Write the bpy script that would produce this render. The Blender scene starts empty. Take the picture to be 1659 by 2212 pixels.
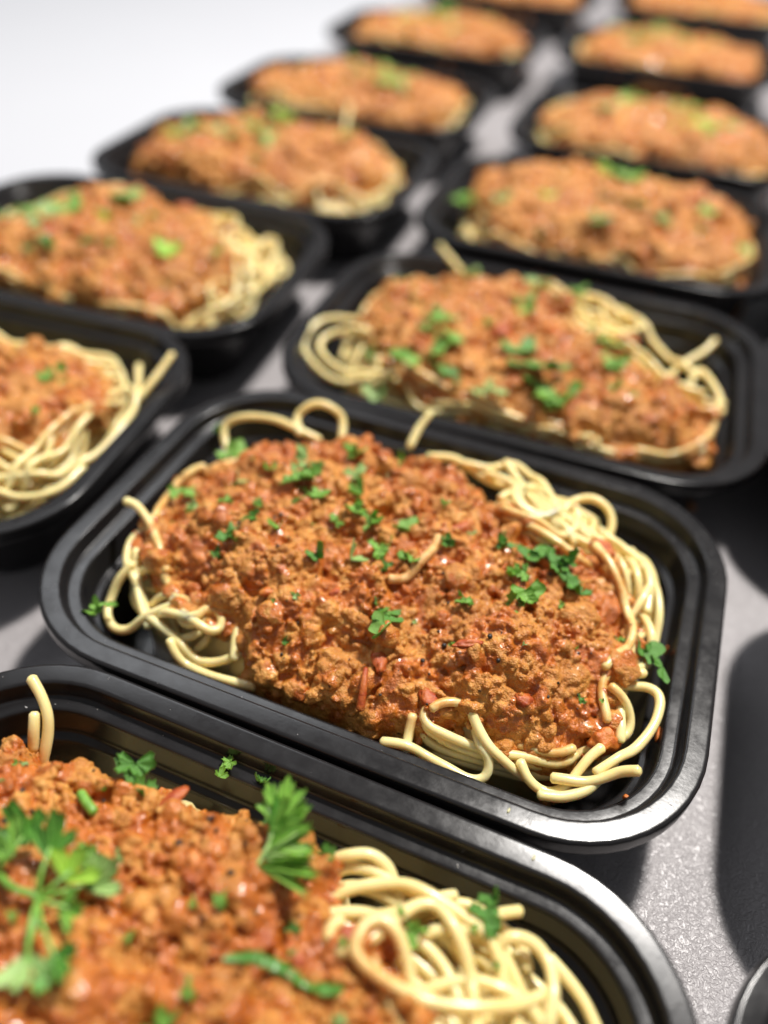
import bpy, math, random
import numpy as np
from mathutils import Vector, Matrix

# ------------------------------------------------------------------ camera, light, exposure
SC = bpy.context.scene
COL = SC.collection
RIM = 0.042                      # rim height of the containers above the table top (z = 0)

cam_data = bpy.data.cameras.new("camera")
cam = bpy.data.objects.new("camera", cam_data)
COL.objects.link(cam)
SC.camera = cam
PITCH, ROLL = 0.75082, 0.06096
_fw = Vector((0, math.cos(PITCH), -math.sin(PITCH)))
_up = Vector((0, math.sin(PITCH), math.cos(PITCH)))
_rt = Vector((1, 0, 0))
_cx = _rt * math.cos(ROLL) + _up * math.sin(ROLL)
_cy = -_rt * math.sin(ROLL) + _up * math.cos(ROLL)
_m = Matrix((_cx, _cy, -_fw)).transposed().to_4x4()
_m.translation = Vector((0, 0, 0.2025 + RIM))
cam.matrix_world = _m
cam_data.sensor_fit = 'VERTICAL'
cam_data.sensor_height = 24.0
cam_data.lens = 24.0 * 1723.8 / 2212.0
cam_data.clip_start = 0.01
cam_data.clip_end = 50
cam_data.dof.use_dof = True
cam_data.dof.focus_distance = 0.227
cam_data.dof.aperture_fstop = 2.15

world = bpy.data.worlds.new("World")
SC.world = world
world.use_nodes = True
_bg = world.node_tree.nodes["Background"]
_bg.inputs[0].default_value = (0.93, 0.95, 1.0, 1)
_bg.inputs[1].default_value = 0.28


def area_light(name, loc, target, sx, sy, power, col):
    l = bpy.data.lights.new(name, 'AREA')
    l.shape = 'RECTANGLE'
    l.size, l.size_y = sx, sy
    l.energy = power
    l.color = col
    o = bpy.data.objects.new(name, l)
    COL.objects.link(o)
    o.location = loc
    o.rotation_euler = (Vector(target) - Vector(loc)).to_track_quat('-Z', 'Y').to_euler()
    return o


# the ceiling spot that throws the hard shadows, and wide ceiling panels
area_light("ceiling_spot", (0.57, 0.88, 1.75), (0.03, 0.25, 0), 0.15, 0.12, 57.0, (1.0, 0.955, 0.90))
area_light("ceiling_panel_light", (0.64, 0.90, 1.9), (0.64, 0.89, 0), 0.30, 0.50, 11.0, (1.0, 0.98, 0.96))
area_light("ceiling_panel_light", (-0.6, 1.9, 2.1), (0, 0.4, 0), 1.2, 0.6, 14.0, (0.93, 0.96, 1.0))

SC.view_settings.view_transform = 'Standard'
SC.view_settings.look = 'None'
SC.view_settings.gamma = 1
SC.view_settings.exposure = 0.0
SC.render.engine = 'CYCLES'
SC.cycles.use_denoising = True
SC.cycles.max_bounces = 6
SC.cycles.diffuse_bounces = 3
SC.cycles.glossy_bounces = 3
SC.cycles.transmission_bounces = 2
SC.cycles.caustics_reflective = False

SAUCE_OUTLINE = {
    'C': [(-92, -10.5),(-92, 7.1),(-80.7, 21.4),(-59.8, 44.1),(-32.1, 49.6),(-5.1, 49.7),(10.3, 44.1),(37.4, 28.0),(57.9, 18.9),(71.4, 25.2),(87.6, -0.1),(82.2, -22.7),(85.4, -35.9),(73.9, -53.2),(58.0, -55.6),(47.5, -51.6),(37.5, -55.3),(17.5, -62.6),(-5.9, -63),(-25.3, -61.5),(-34.6, -48.6),(-48.1, -52.2),(-58.6, -49.5),(-81.0, -35.3)],
    'A': [(-73.6, 30.1),(-85.5, 46.2),(-73.4, 50.0),(-62.9, 45.6),(-49.4, 49.9),(-35.9, 50.0),(-18.2, 49.9),(-12.7, 52.4),(2.3, 52.5),(15.0, 53),(19.1, 49.9),(18.9, 42.8),(21.3, 37.8),(28.6, 36.8),(37.9, 35.7),(43.4, 30.0),(50.1, 24.5),(54.6, 16.3),(38.4, 2.2),(10.0, -15.7),(-26.7, -27.5),(-63.5, -3.9)],
    'E': [(-92, 50.0),(-58.8, 49.8),(-3.7, 50.0),(7.3, 31.4),(26.0, 13.2),(55.1, -10.5),(73.5, -18.6),(91.8, -22.5),(92.0, -45.0),(64.0, -54.2),(20.8, -59.6),(-16.9, -59.5),(-44.3, -54.8),(-63.8, -37.9),(-85.2, -5.2)],
    'D': [(-26.7, 9.6),(35.4, 20.3),(47.9, 34.6),(66.3, 33.5),(75.9, 28.4),(87.8, 25.6),(88.0, 4.0),(88.6, -14.4),(78.7, -26.5),(70.6, -31.7),(24.1, -50.9),(-20.8, -34.6)],
    'F': [(-66.2, -36.0),(-47.5, 7.0),(-28.6, 49.5),(18.7, 49.9),(32.9, 49.6),(58.6, 10.2),(79.9, -3.6),(77.3, -28.9),(62.6, -46.6),(52.6, -58.6),(22.3, -59.6),(-33.2, -59.4),(-71.4, -48.4)],
    'G': [(-92, -23.5),(-92, 49.4),(-81.0, 49.8),(-14.8, 49.0),(36.5, 48.6),(79.2, 49.5),(90.5, 27.3),(84.4, -23.0),(47.0, -50.5),(-26.5, -56.4),(-92, -42.7)],
    'J': [(-92, 21.7),(-83.3, 48.7),(-43.4, 49.8),(20.1, 49.8),(69.4, 48.8),(93, 49.4),(93, -1.7),(93, -29.6),(60.9, -52.4),(7.2, -57.8),(-24.7, -59.3),(-54.3, -54.0),(-73.3, -29.0)],
}
TRACED_STRANDS = {
    'C': [
  [(-80.4, 28.4, -6),(-88.4, 35.7, -2),(-90.1, 41.1, 2),(-82.7, 43.9, 6),(-71.1, 46.2, 7),(-60.5, 45.8, 6),(-50.6, 46.4, 3)] ,
  [(-58.1, 44.0, 1),(-63.6, 52.7, 5),(-61.5, 56.5, 9),(-56.6, 59.3, 11),(-49.7, 60.3, 9),(-46.1, 59.3, 5),(-42.9, 51.1, 1)] ,
  [(-13.5, 74.7, 9),(-15.9, 68.3, 5),(-16.6, 60.1, 1)] ,
  [(-94.8, -20.3, 8),(-90.0, -20.7, 8),(-83.4, -24.0, 6),(-77.1, -29.2, 3),(-72.4, -33.6, 0),(-66.2, -40.8, -4)] ,
  [(-79.9, -39.9, -3),(-83.4, -47.0, -8),(-82.4, -53.7, -10),(-77.1, -58.0, -11),(-71.5, -57.0, -11),(-65.0, -52.5, -8),(-58.0, -47.4, -5)] ,
  [(-82.7, -33.9, -3),(-78.1, -40.9, -7),(-72.7, -48.0, -9),(-64.4, -55.6, -11)] ,
  [(-66.6, -53.0, -9),(-55.5, -56.4, -9),(-44.7, -59.8, -9),(-36.0, -57.3, -9),(-30.6, -53.6, -9)] ,
  [(-53.4, -59.4, -8),(-49.4, -61.8, -9),(-41.5, -62.5, -10),(-33.3, -62.1, -10),(-22.5, -60.8, -10)] ,
  [(-53.0, -52.7, -6),(-48.8, -46.5, -5),(-40.7, -39.3, -3)] ,
  [(-49.3, -45.3, -3),(-43.6, -43.2, -3),(-36.6, -40.1, -2)] ,
  [(-39.0, -40.7, -3),(-35.1, -49.0, -6),(-31.5, -56.9, -9)] ,
  [(27.9, -55.4, -2),(28.5, -60.1, -6),(29.3, -65.0, -8)] ,
  [(22.1, -64.8, -8),(32.4, -63.5, -7),(41.3, -64.5, -7),(48.6, -65.0, -8),(52.9, -63.1, -8),(52.8, -59.5, -7),(49.2, -56.7, -5),(46.2, -52.0, -4)] ,
  [(42.7, -49.5, 0),(47.3, -53.9, -3),(52.1, -57.1, -5),(57.6, -58.2, -7),(64.5, -57.8, -8)] ,
  [(61.2, -56.3, -5),(64.9, -59.8, -7),(70.5, -60.7, -7),(75.0, -57.9, -6),(77.4, -52.3, -4),(79.4, -47.9, -2),(81.8, -44.3, -1)] ,
  [(92.1, -50.8, 4),(87.8, -51.3, 1),(82.6, -54.3, -2),(77.1, -56.5, -5),(70.9, -57.8, -6)] ,
  [(68.8, -63.4, -9),(75.0, -61.4, -9),(80.6, -57.4, -8),(83.4, -52.6, -7),(86.1, -46.6, -6)] ,
  [(83.4, -20.5, -2),(91.1, -18.6, 0),(95.0, -21.4, 0),(95.0, -29.5, -1),(91.8, -38.5, -2),(86.8, -45.9, -4),(81.8, -52.3, -6)] ,
  [(82.2, -20.4, -4),(84.9, -31.1, -5),(86.6, -38.9, -5)] ,
  [(78.0, -21.1, -3),(83.2, -18.1, -3),(89.1, -14.4, -3)] ,
  [(50.0, 40.2, 2),(51.9, 47.9, 6),(57.6, 51.7, 8),(64.1, 50.4, 7),(67.7, 46.0, 4),(67.6, 38.5, 0)] ,
  [(66.1, 39.1, 0),(74.7, 36.8, 1),(81.6, 31.0, 0),(85.1, 21.8, -1),(86.2, 10.7, -3)] ,
  [(81.3, 29.5, -1),(87.7, 23.5, -4),(90.8, 13.2, -6),(91.6, 1.7, -7)] ,
  [(-7.1, 55.3, 3),(2.7, 58.2, 3),(11.3, 55.7, 2),(19.7, 53.2, 1),(29.5, 51.7, 1),(41.8, 45.9, 1),(53.7, 40.3, 1),(67.0, 34.4, 0)] ,
  [(7.7, 54.9, 2),(18.1, 57.2, 4),(26.0, 62.3, 5),(34.7, 57.8, 4),(42.3, 50.6, 2),(50.0, 41.3, 1),(61.9, 34.6, 0)] ,
  [(17.5, 53.9, 2),(28.0, 49.8, 2),(39.4, 40.8, 2),(51.6, 33.0, 2),(64.3, 29.6, 1)] ,
  [(23.1, 59.5, 4),(31.4, 50.1, 3),(38.8, 42.1, 3),(52.1, 38.5, 2)] ,
    ],
    'A': [
  [(16.3, 48.0, 2),(17.6, 50.6, 7),(21.6, 52.7, 10),(25.7, 54.5, 10),(30.1, 54.3, 8),(33.0, 52.1, 5),(36.0, 48.4, 3),(40.0, 44.1, 1)] ,
  [(18.9, 40.1, 1),(22.7, 44.9, 6),(28.3, 48.5, 8),(35.6, 51.0, 8),(42.8, 50.9, 7),(50.2, 49.9, 6),(56.4, 48.6, 5),(60.8, 45.5, 4),(63.5, 40.8, 3),(65.4, 33.4, 1)] ,
  [(16.9, 46.7, 0),(21.3, 50.8, 2),(26.9, 52.2, 3),(33.4, 51.4, 3)] ,
  [(18.2, 44.1, -1),(24.0, 47.6, 1),(31.0, 48.4, 2),(38.8, 47.1, 2)] ,
  [(62.9, 58.3, 5),(60.0, 56.1, 4),(55.5, 52.3, 3),(48.4, 46.3, 2),(43.1, 42.1, 1),(37.7, 38.2, 0)] ,
  [(60.1, 42.4, 0),(61.0, 48.8, 4),(64.2, 51.2, 7),(68.6, 51.5, 7),(72.2, 48.7, 6),(74.1, 43.7, 5),(74.9, 36.9, 3)] ,
  [(35.8, 51.6, 2),(43.0, 51.4, 3),(49.4, 50.0, 2),(54.4, 46.3, 0),(57.2, 41.8, -2),(57.4, 35.2, -4)] ,
  [(20.9, 38.4, 3),(28.9, 42.0, 4),(36.8, 42.7, 4),(45.5, 41.0, 4),(51.0, 38.5, 3),(56.0, 33.6, 3),(59.6, 29.7, 2)] ,
  [(44.6, 29.6, 0),(50.2, 34.6, 3),(56.5, 38.5, 4),(63.7, 39.6, 4),(70.4, 38.8, 3),(75.6, 35.6, 2)] ,
  [(72.5, 53.7, -2),(78.3, 51.1, -3),(82.9, 48.2, -4),(87.4, 43.4, -5)] ,
  [(64.9, 50.7, -3),(68.4, 47.5, -5),(69.5, 42.0, -6),(67.6, 35.2, -6)] ,
  [(39.5, 39.5, 1),(47.1, 37.5, 1),(57.0, 34.9, 0),(66.5, 32.2, 0)] ,
  [(-78.2, 59.7, 15),(-73.8, 57.4, 13),(-70.3, 54.7, 10),(-68.8, 51.8, 6),(-68.2, 48.5, 2),(-68.4, 45.4, -3)] ,
  [(-73.2, 53.1, 10),(-72.0, 50.6, 8),(-71.1, 47.2, 2)] ,
    ],
    'E': [
  [(-63.1, -51.5, -6),(-81.3, -52.0, -8),(-98.8, -41.3, -6),(-104.5, -30.8, -3),(-101.0, -15.5, 0),(-84.1, -8.1, 0)] ,
  [(-51.2, -46.5, -6),(-73.7, -47.8, -6),(-90.4, -41.1, -4),(-95.8, -31.1, -2),(-88.5, -22.2, 0),(-73.8, -22.8, 0)] ,
  [(75.6, -5.1, 2),(78.5, 5.3, 4),(85.2, -4.2, 4),(89.3, -15.1, 2),(85.8, -21.9, -2),(80.2, -22.8, -3)] ,
  [(83.6, 29.3, 8),(79.5, 21.5, 5),(70.4, 9.5, 2),(65.5, -2.1, 0)] ,
  [(3.0, 48.9, 4),(27.2, 49.0, 4),(48.0, 34.7, 3),(63.5, 15.3, 2),(78.0, -0.8, 0)] ,
  [(-67.2, 70.9, 9),(-60.0, 65.5, 6),(-49.0, 55.9, 3)] ,
    ],
    'D': [
  [(103.8, 46.2, 8),(102.2, 34.4, 4),(100.0, 21.1, 0)] ,
  [(99.9, -23.1, -4),(96.7, -37.6, -5),(85.2, -44.7, -6),(66.7, -47.1, -6)] ,
  [(87.5, 43.4, 0),(101.6, 14.5, 0),(101.3, -11.5, -3),(92.1, -30.6, -5),(74.8, -41.4, -6)] ,
    ],
    'G': [
  [(26.2, 88.9, 14),(30.5, 73.1, 9),(36.4, 53.5, 4)] ,
    ],
}
PARSLEY = {
    'C': [(-74.9, 25.9, 9, 'b'),(-81.9, -1.5, 8, 'b'),(-62.7, 2.5, 4.5, 'l'),(-43.0, 14.1, 7, 'l'),(-30.2, 3.5, 8, 'b'),(-38.0, 6.5, 7, 'b'),(-30.0, 32.4, 7, 'b'),(-24.0, 19.8, 6, 'l'),(-18.6, 9.4, 6, 'b'),(-50.0, -25.1, 5.5, 'd'),(-47.3, -15.5, 4, 'd'),(-36.1, -17.7, 5, 'b'),(-17.5, -23.3, 5.5, 'd'),(-15.1, -0.7, 5, 'b'),(-8.6, -4.0, 6, 'b'),(-8.7, -16.3, 7, 'l'),(-0.2, -10.9, 6, 'b'),(-0.2, 1.6, 8, 'b'),(10.8, -12.1, 4, 'b'),(19.3, -0.9, 4, 'd'),(35.0, 9.7, 5.5, 'd'),(48.6, 9.1, 9, 'd'),(54.4, 8.5, 7, 'd'),(60.8, 2.8, 6, 'd'),(44.0, -3.7, 5, 'b'),(49.5, -12.9, 7, 'b'),(31.2, -20.3, 4, 'b'),(9.5, -34.1, 8, 'd'),(10.5, -43.1, 8, 'b'),(32.7, -33.8, 2.5, 'b'),(-16.9, -49.8, 2.5, 'd'),(88.2, -8.4, 8, 'd'),(-31.9, 50.0, 6, 'b'),(-14.8, 49.7, 6, 'b'),(11.3, 15.3, 3, 'b'),(-52.1, 8.6, 4, 'b'),(-46.7, -10.0, 3, 'b'),(-57.2, -14.2, 3, 'b'),(-70.8, -13.8, 4, 'l'),(3.4, -17.1, 3, 'd'),(-19.5, -6.4, 3, 'b'),(-50.7, -31.7, 3, 'd')],
    'A': [(-37.5, 47.5, 9, 'd'),(-32.8, 25.2, 4, 'b'),(1.5, 28.1, 3.5, 'b'),(4.2, 11.0, 3, 'b'),(-43.6, 27.9, 3, 'd'),(-29.1, 23.2, 5, 'l'),(17.3, 50.0, 4, 'd'),(0.4, 49.9, 2.5, 'd'),(-3.8, 25.4, 2, 'b'),(-13.1, 14.7, 2, 'b'),(34.5, 19.0, 3, 'l'),(0.3, 4.4, 6, 'b'),(-0.2, 2.7, 4, 'b')],
    'E': [(-67.5, -40.1, 5, 'd'),(-48.3, -43.9, 8, 'b'),(-35.3, -43.8, 7, 'd'),(-36.3, -37.4, 5, 'b'),(-30.9, -26.2, 7, 'b'),(1.0, -28.0, 9, 'd'),(8.0, -35.5, 10, 'd'),(15.3, -43.9, 9, 'b'),(26.4, -39.1, 8, 'b'),(34.6, -1.1, 8, 'b'),(39.5, -13.4, 7, 'b'),(-9.7, -56.6, 6, 'l'),(-12.0, 21.1, 7, 'b'),(-4.7, 8.8, 6, 'b'),(11.5, 49.5, 6, 'b'),(-8.3, 49.0, 6, 'l'),(-42.1, 49.7, 5, 'l'),(-56.8, -56.4, 7, 'l'),(-39.8, -14.8, 7, 'b'),(59.6, -11.4, 5, 'b'),(20.8, -49.0, 4, 'b')],
    'D': [(67.6, 17.1, 7, 'b'),(64.6, 11.2, 4, 'b')],
    'F': [(-34.6, 49.3, 10, 'b'),(-7.3, 15.1, 12, 'b'),(-22.8, -2.3, 9, 'b'),(-41.5, -5.6, 6, 'b'),(6.1, -29.4, 7, 'd'),(68.8, -10.8, 7, 'b'),(64.7, 50.0, 9, 'b'),(-12.9, -39.2, 5, 'd'),(-63.4, -14.1, 9, 'd')],
    'G': [(-77.8, 49.9, 12, 'b'),(-61.4, -11.3, 9, 'b'),(10.8, 49.1, 9, 'b'),(-36.3, 49.5, 9, 'l'),(10.7, -35.1, 6, 'd')],
    'J': [(-45.3, 48.7, 9, 'b'),(-30.0, 50.0, 9, 'b'),(-14.6, 49.7, 7, 'b'),(13.9, 17.8, 11, 'b'),(5.1, 17.7, 9, 'b'),(34.9, 49.6, 11, 'l'),(35.2, -24.2, 8, 'l'),(-58.1, -32.7, 7, 'd'),(-2.8, -42.2, 6, 'd')],
}

# position (m) and turn (degrees) of every container's centre
TRAYS = {
    'A': (-.0411, .0424, -20.1), 'C': (.0044, .1935, -19.5), 'E': (.0655, .340, -17),
    'D': (-.210, .2835, -14.4), 'F': (-.160, .427, -15.5),
    'J': (0.1278, 0.5068, -17),
    'K': (0.1986, 0.6838, -17),
    'L': (0.2659, 0.9382, -17),
    'M': (0.3684, 1.2049, -17),
    'G': (-0.096, 0.5752, -17),
    'H': (-0.0424, 0.7439, -17),
    'I': (0.0276, 0.9693, -17),
    'X': (0.1243, 1.2273, -17),
    'P': (.2355, .1275, -18), 'O': (.2775, .282, -16), 'R': (.330, .437, -16), 'Q': (.1761, -.0187, -19),
}
RNG = np.random.default_rng(7)


# ------------------------------------------------------------------ materials
def new_mat(name):
    m = bpy.data.materials.new(name)
    m.use_nodes = True
    nt = m.node_tree
    b = nt.nodes["Principled BSDF"]
    return m, nt, b


def nd(nt, typ, **kw):
    n = nt.nodes.new(typ)
    for k, v in kw.items():
        if k in n.inputs:
            n.inputs[k].default_value = v
        else:
            setattr(n, k, v)
    return n


def coords(nt):
    return nd(nt, 'ShaderNodeTexCoord').outputs['Object']


def noise(nt, co, scale, detail=3, rough=.55, dist=0):
    n = nd(nt, 'ShaderNodeTexNoise', Scale=scale, Detail=detail, Roughness=rough, Distortion=dist)
    nt.links.new(co, n.inputs['Vector'])
    return n.outputs['Fac']


def voro(nt, co, scale, feature='F1', rnd=1.0):
    n = nd(nt, 'ShaderNodeTexVoronoi', feature=feature)
    n.inputs['Scale'].default_value = scale
    n.inputs['Randomness'].default_value = rnd
    nt.links.new(co, n.inputs['Vector'])
    return n


def ramp(nt, fac, stops):
    r = nt.nodes.new('ShaderNodeValToRGB')
    el = r.color_ramp.elements
    while len(el) < len(stops):
        el.new(0.5)
    for e, (p, c) in zip(el, stops):
        e.position = p
        e.color = c if len(c) == 4 else (*c, 1)
    nt.links.new(fac, r.inputs[0])
    return r.outputs[0]


def mix(nt, fac, a, b, typ='MIX'):
    n = nt.nodes.new('ShaderNodeMix')
    n.data_type = 'RGBA'
    n.blend_type = typ
    for sock, v in ((n.inputs[0], fac), (n.inputs[6], a), (n.inputs[7], b)):
        if hasattr(v, 'links'):
            nt.links.new(v, sock)
        else:
            sock.default_value = v if not isinstance(v, tuple) or len(v) == 4 else (*v, 1)
    return n.outputs[2]


def math_n(nt, op, a, b):
    n = nt.nodes.new('ShaderNodeMath')
    n.operation = op
    for i, v in enumerate((a, b)):
        if hasattr(v, 'links'):
            nt.links.new(v, n.inputs[i])
        else:
            n.inputs[i].default_value = v
    return n.outputs[0]


def bump(nt, height, dist, strength=1.0, normal=None):
    n = nd(nt, 'ShaderNodeBump')
    n.inputs['Strength'].default_value = strength
    n.inputs['Distance'].default_value = dist
    nt.links.new(height, n.inputs['Height'])
    if normal is not None:
        nt.links.new(normal, n.inputs['Normal'])
    return n.outputs[0]


def mat_plastic():
    m, nt, b = new_mat("black_plastic")
    co = coords(nt)
    n1 = noise(nt, co, 60, 4)
    n2 = noise(nt, co, 900, 2)
    nt.links.new(ramp(nt, n1, [(.3, (.011, .0104, .011)), (.7, (.016, .0152, .0157))]), b.inputs['Base Color'])
    nt.links.new(ramp(nt, noise(nt, co, 130, 5, .7), [(.3, (.13,) * 3), (.75, (.27,) * 3)]), b.inputs['Roughness'])
    b.inputs['IOR'].default_value = 1.5
    b.inputs['Specular IOR Level'].default_value = .30
    nt.links.new(bump(nt, n2, .00002, .5), b.inputs['Normal'])
    return m


def mat_table():
    m, nt, b = new_mat("pebbled_grey_table_top")
    co = coords(nt)
    worm = noise(nt, co, 620, 2, .5, 1.6)
    fine = noise(nt, co, 1700, 2)
    big = noise(nt, co, 7, 4)
    col = ramp(nt, big, [(.3, (.325, .304, .310)), (.7, (.355, .333, .339))])
    col = mix(nt, .35, col, ramp(nt, worm, [(.3, (.27, .255, .26)), (.65, (.39, .372, .38))]))
    nt.links.new(col, b.inputs['Base Color'])
    b.inputs['Roughness'].default_value = .38
    h = math_n(nt, 'ADD', ramp(nt, worm, [(.35, (0,) * 3), (.62, (1,) * 3)]), math_n(nt, 'MULTIPLY', fine, .3))
    nt.links.new(bump(nt, h, .00022, .9), b.inputs['Normal'])
    return m


def mat_wall():
    m, nt, b = new_mat("white_counter_laminate")
    co = coords(nt)
    nt.links.new(ramp(nt, noise(nt, co, 3, 3), [(.3, (.50, .51, .54)), (.7, (.52, .53, .56))]), b.inputs['Base Color'])
    b.inputs['Roughness'].default_value = .6
    nt.links.new(bump(nt, noise(nt, co, 260, 2), .0002, .4), b.inputs['Normal'])
    return m


def mat_sauce():
    m, nt, b = new_mat("meat_and_tomato_sauce")
    co = coords(nt)
    wet = nd(nt, 'ShaderNodeAttribute', attribute_name='wet').outputs['Fac']
    wet = ramp(nt, math_n(nt, 'ADD', wet, math_n(nt, 'MULTIPLY', math_n(nt, 'SUBTRACT', noise(nt, co, 420, 4, .65), .5), 1.2)), [(.25, (0,) * 3), (.75, (1,) * 3)])
    crumb = ramp(nt, noise(nt, co, 330, 4, .65), [(.25, (.41, .130, .017)), (.5, (.61, .255, .044)), (.75, (.80, .46, .135))])
    red = ramp(nt, noise(nt, co, 190, 3, .6), [(.3, (.38, .073, .006)), (.7, (.59, .173, .015))])
    brown = ramp(nt, noise(nt, co, 38, 3, .6), [(.42, (0,) * 3), (.66, (.75,) * 3)])
    crumb = mix(nt, brown, crumb, (.43, .155, .024))
    col = mix(nt, math_n(nt, 'MULTIPLY', wet, .88), crumb, red)
    f2 = ramp(nt, noise(nt, co, 60, 3, .5), [(.62, (0,) * 3), (.72, (.6,) * 3)])
    col = mix(nt, math_n(nt, 'MULTIPLY', f2, wet), col, (.36, .055, .010))
    v2 = voro(nt, co, 240)
    hb = ramp(nt, v2.outputs['Distance'], [(.08, (1,) * 3), (.15, (0,) * 3)])
    pick = ramp(nt, v2.outputs['Color'], [(.66, (0,) * 3), (.70, (1,) * 3)])
    col = mix(nt, math_n(nt, 'MULTIPLY', math_n(nt, 'MULTIPLY', hb, pick), .85), col, (.05, .030, .012))
    nt.links.new(col, b.inputs['Base Color'])
    nt.links.new(ramp(nt, wet, [(.1, (.42,) * 3), (.8, (.18,) * 3)]), b.inputs['Roughness'])
    b.inputs['Subsurface Weight'].default_value = .22
    b.inputs['Subsurface Radius'].default_value = (1, .35, .12)
    b.inputs['Subsurface Scale'].default_value = .0014
    nt.links.new(math_n(nt, 'ADD', math_n(nt, 'MULTIPLY', wet, .42), .10), b.inputs['Coat Weight'])
    b.inputs['Coat Roughness'].default_value = .17
    h = math_n(nt, 'ADD', noise(nt, co, 1200, 4, .7), math_n(nt, 'MULTIPLY', voro(nt, co, 1700).outputs['Distance'], -.7))
    nt.links.new(bump(nt, h, .00050, .9), b.inputs['Normal'])
    return m


def mat_pasta():
    m, nt, b = new_mat("cooked_spaghetti")
    co = coords(nt)
    c = ramp(nt, noise(nt, co, 45, 3), [(.3, (.82, .62, .255)), (.7, (.90, .74, .37))])
    f = ramp(nt, noise(nt, co, 70, 3), [(.60, (0,) * 3), (.75, (.45,) * 3)])
    c = mix(nt, f, c, (.76, .52, .17))
    st = nd(nt, 'ShaderNodeAttribute', attribute_name='stain').outputs['Fac']
    st = math_n(nt, 'MULTIPLY', st, ramp(nt, noise(nt, co, 160, 4, .6), [(.35, (.1,) * 3), (.65, (1,) * 3)]))
    c = mix(nt, math_n(nt, 'MULTIPLY', st, .85), c, (.62, .27, .045))
    nt.links.new(c, b.inputs['Base Color'])
    b.inputs['Subsurface Weight'].default_value = .6
    b.inputs['Subsurface Radius'].default_value = (1, .65, .3)
    b.inputs['Subsurface Scale'].default_value = .0042
    nt.links.new(ramp(nt, noise(nt, co, 300, 3), [(.35, (.26,) * 3), (.65, (.42,) * 3)]), b.inputs['Roughness'])
    b.inputs['Coat Weight'].default_value = .3
    b.inputs['Coat Roughness'].default_value = .12
    nt.links.new(bump(nt, noise(nt, co, 800, 4, .6), .00013, .7), b.inputs['Normal'])
    return m


def mat_leaf(name, c1, c2):
    m, nt, b = new_mat(name)
    co = coords(nt)
    c = ramp(nt, noise(nt, co, 260, 4, .65), [(.3, c1), (.68, c2)])
    pale = tuple(min(1, v * 1.5 + .03) for v in c2)
    c = mix(nt, ramp(nt, noise(nt, co, 90, 3), [(.55, (0,) * 3), (.75, (.6,) * 3)]), c, pale)
    nt.links.new(c, b.inputs['Base Color'])
    b.inputs['Roughness'].default_value = .36
    b.inputs['Subsurface Weight'].default_value = .25
    b.inputs['Subsurface Radius'].default_value = (.5, 1, .2)
    b.inputs['Subsurface Scale'].default_value = .0012
    nt.links.new(bump(nt, noise(nt, co, 900, 3), .0002, .6), b.inputs['Normal'])
    return m


def mat_tomato(name, c1, c2):
    m, nt, b = new_mat(name)
    co = coords(nt)
    nt.links.new(ramp(nt, noise(nt, co, 300, 3), [(.35, c1), (.6, c2), (.72, (.58, .24, .07))]), b.inputs['Base Color'])
    b.inputs['Roughness'].default_value = .36
    b.inputs['Subsurface Weight'].default_value = .3
    b.inputs['Subsurface Radius'].default_value = (1, .25, .08)
    b.inputs['Subsurface Scale'].default_value = .002
    nt.links.new(bump(nt, noise(nt, co, 700, 4, .7), .0006, .8), b.inputs['Normal'])
    return m


MP, MT, MW, MS, MN = mat_plastic(), mat_table(), mat_wall(), mat_sauce(), mat_pasta()
ML = {'b': mat_leaf("bright_parsley", (.105, .25, .028), (.22, .43, .065)),
      'd': mat_leaf("dark_parsley", (.045, .155, .018), (.11, .28, .038)),
      'l': mat_leaf("pale_parsley", (.20, .34, .09), (.34, .50, .17)),
      'y': mat_leaf("yellow_green_parsley", (.22, .42, .035), (.36, .58, .07))}
MTOM = mat_tomato("red_tomato", (.34, .050, .010), (.50, .13, .025))
MORG = mat_tomato("orange_tomato", (.46, .11, .015), (.60, .19, .03))
MPEP, _nt, _b = new_mat("black_pepper")
_b.inputs['Base Color'].default_value = (.018, .014, .012, 1)
_b.inputs['Roughness'].default_value = .4


# ------------------------------------------------------------------ helpers
def mesh_from(name, V, F, mat, smooth=True):
    me = bpy.data.meshes.new(name)
    V = np.asarray(V, dtype=np.float32)
    me.from_pydata([tuple(v) for v in V.tolist()], [], F)
    me.materials.append(mat)
    if smooth:
        me.polygons.foreach_set('use_smooth', np.ones(len(me.polygons), dtype=bool))
    me.update()
    return me


def mesh_fast(name, V, F, mat):
    """V (n,3), F (m,3 or 4) as arrays."""
    me = bpy.data.meshes.new(name)
    k = F.shape[1]
    me.vertices.add(len(V))
    me.vertices.foreach_set('co', np.asarray(V, dtype=np.float32).ravel())
    me.loops.add(F.size)
    me.loops.foreach_set('vertex_index', F.astype(np.int32).ravel())
    me.polygons.add(len(F))
    me.polygons.foreach_set('loop_start', np.arange(0, F.size, k, dtype=np.int32))
    me.polygons.foreach_set('loop_total', np.full(len(F), k, dtype=np.int32))
    me.update(calc_edges=True)
    me.polygons.foreach_set('use_smooth', np.ones(len(F), dtype=bool))
    if mat:
        me.materials.append(mat)
    return me


def link(name, me, parent=None):
    o = bpy.data.objects.new(name, me)
    COL.objects.link(o)
    if parent is not None:
        o.parent = parent
    return o


def tag(o, label=None, cat=None, group=None, kind=None):
    for k, v in (('label', label), ('category', cat), ('group', group), ('kind', kind)):
        if v:
            o[k] = v
    return o


def place(o, key, z=0.0):
    x, y, th = TRAYS[key]
    o.location = (x, y, z)
    o.rotation_euler = (0, 0, math.radians(th))


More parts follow.
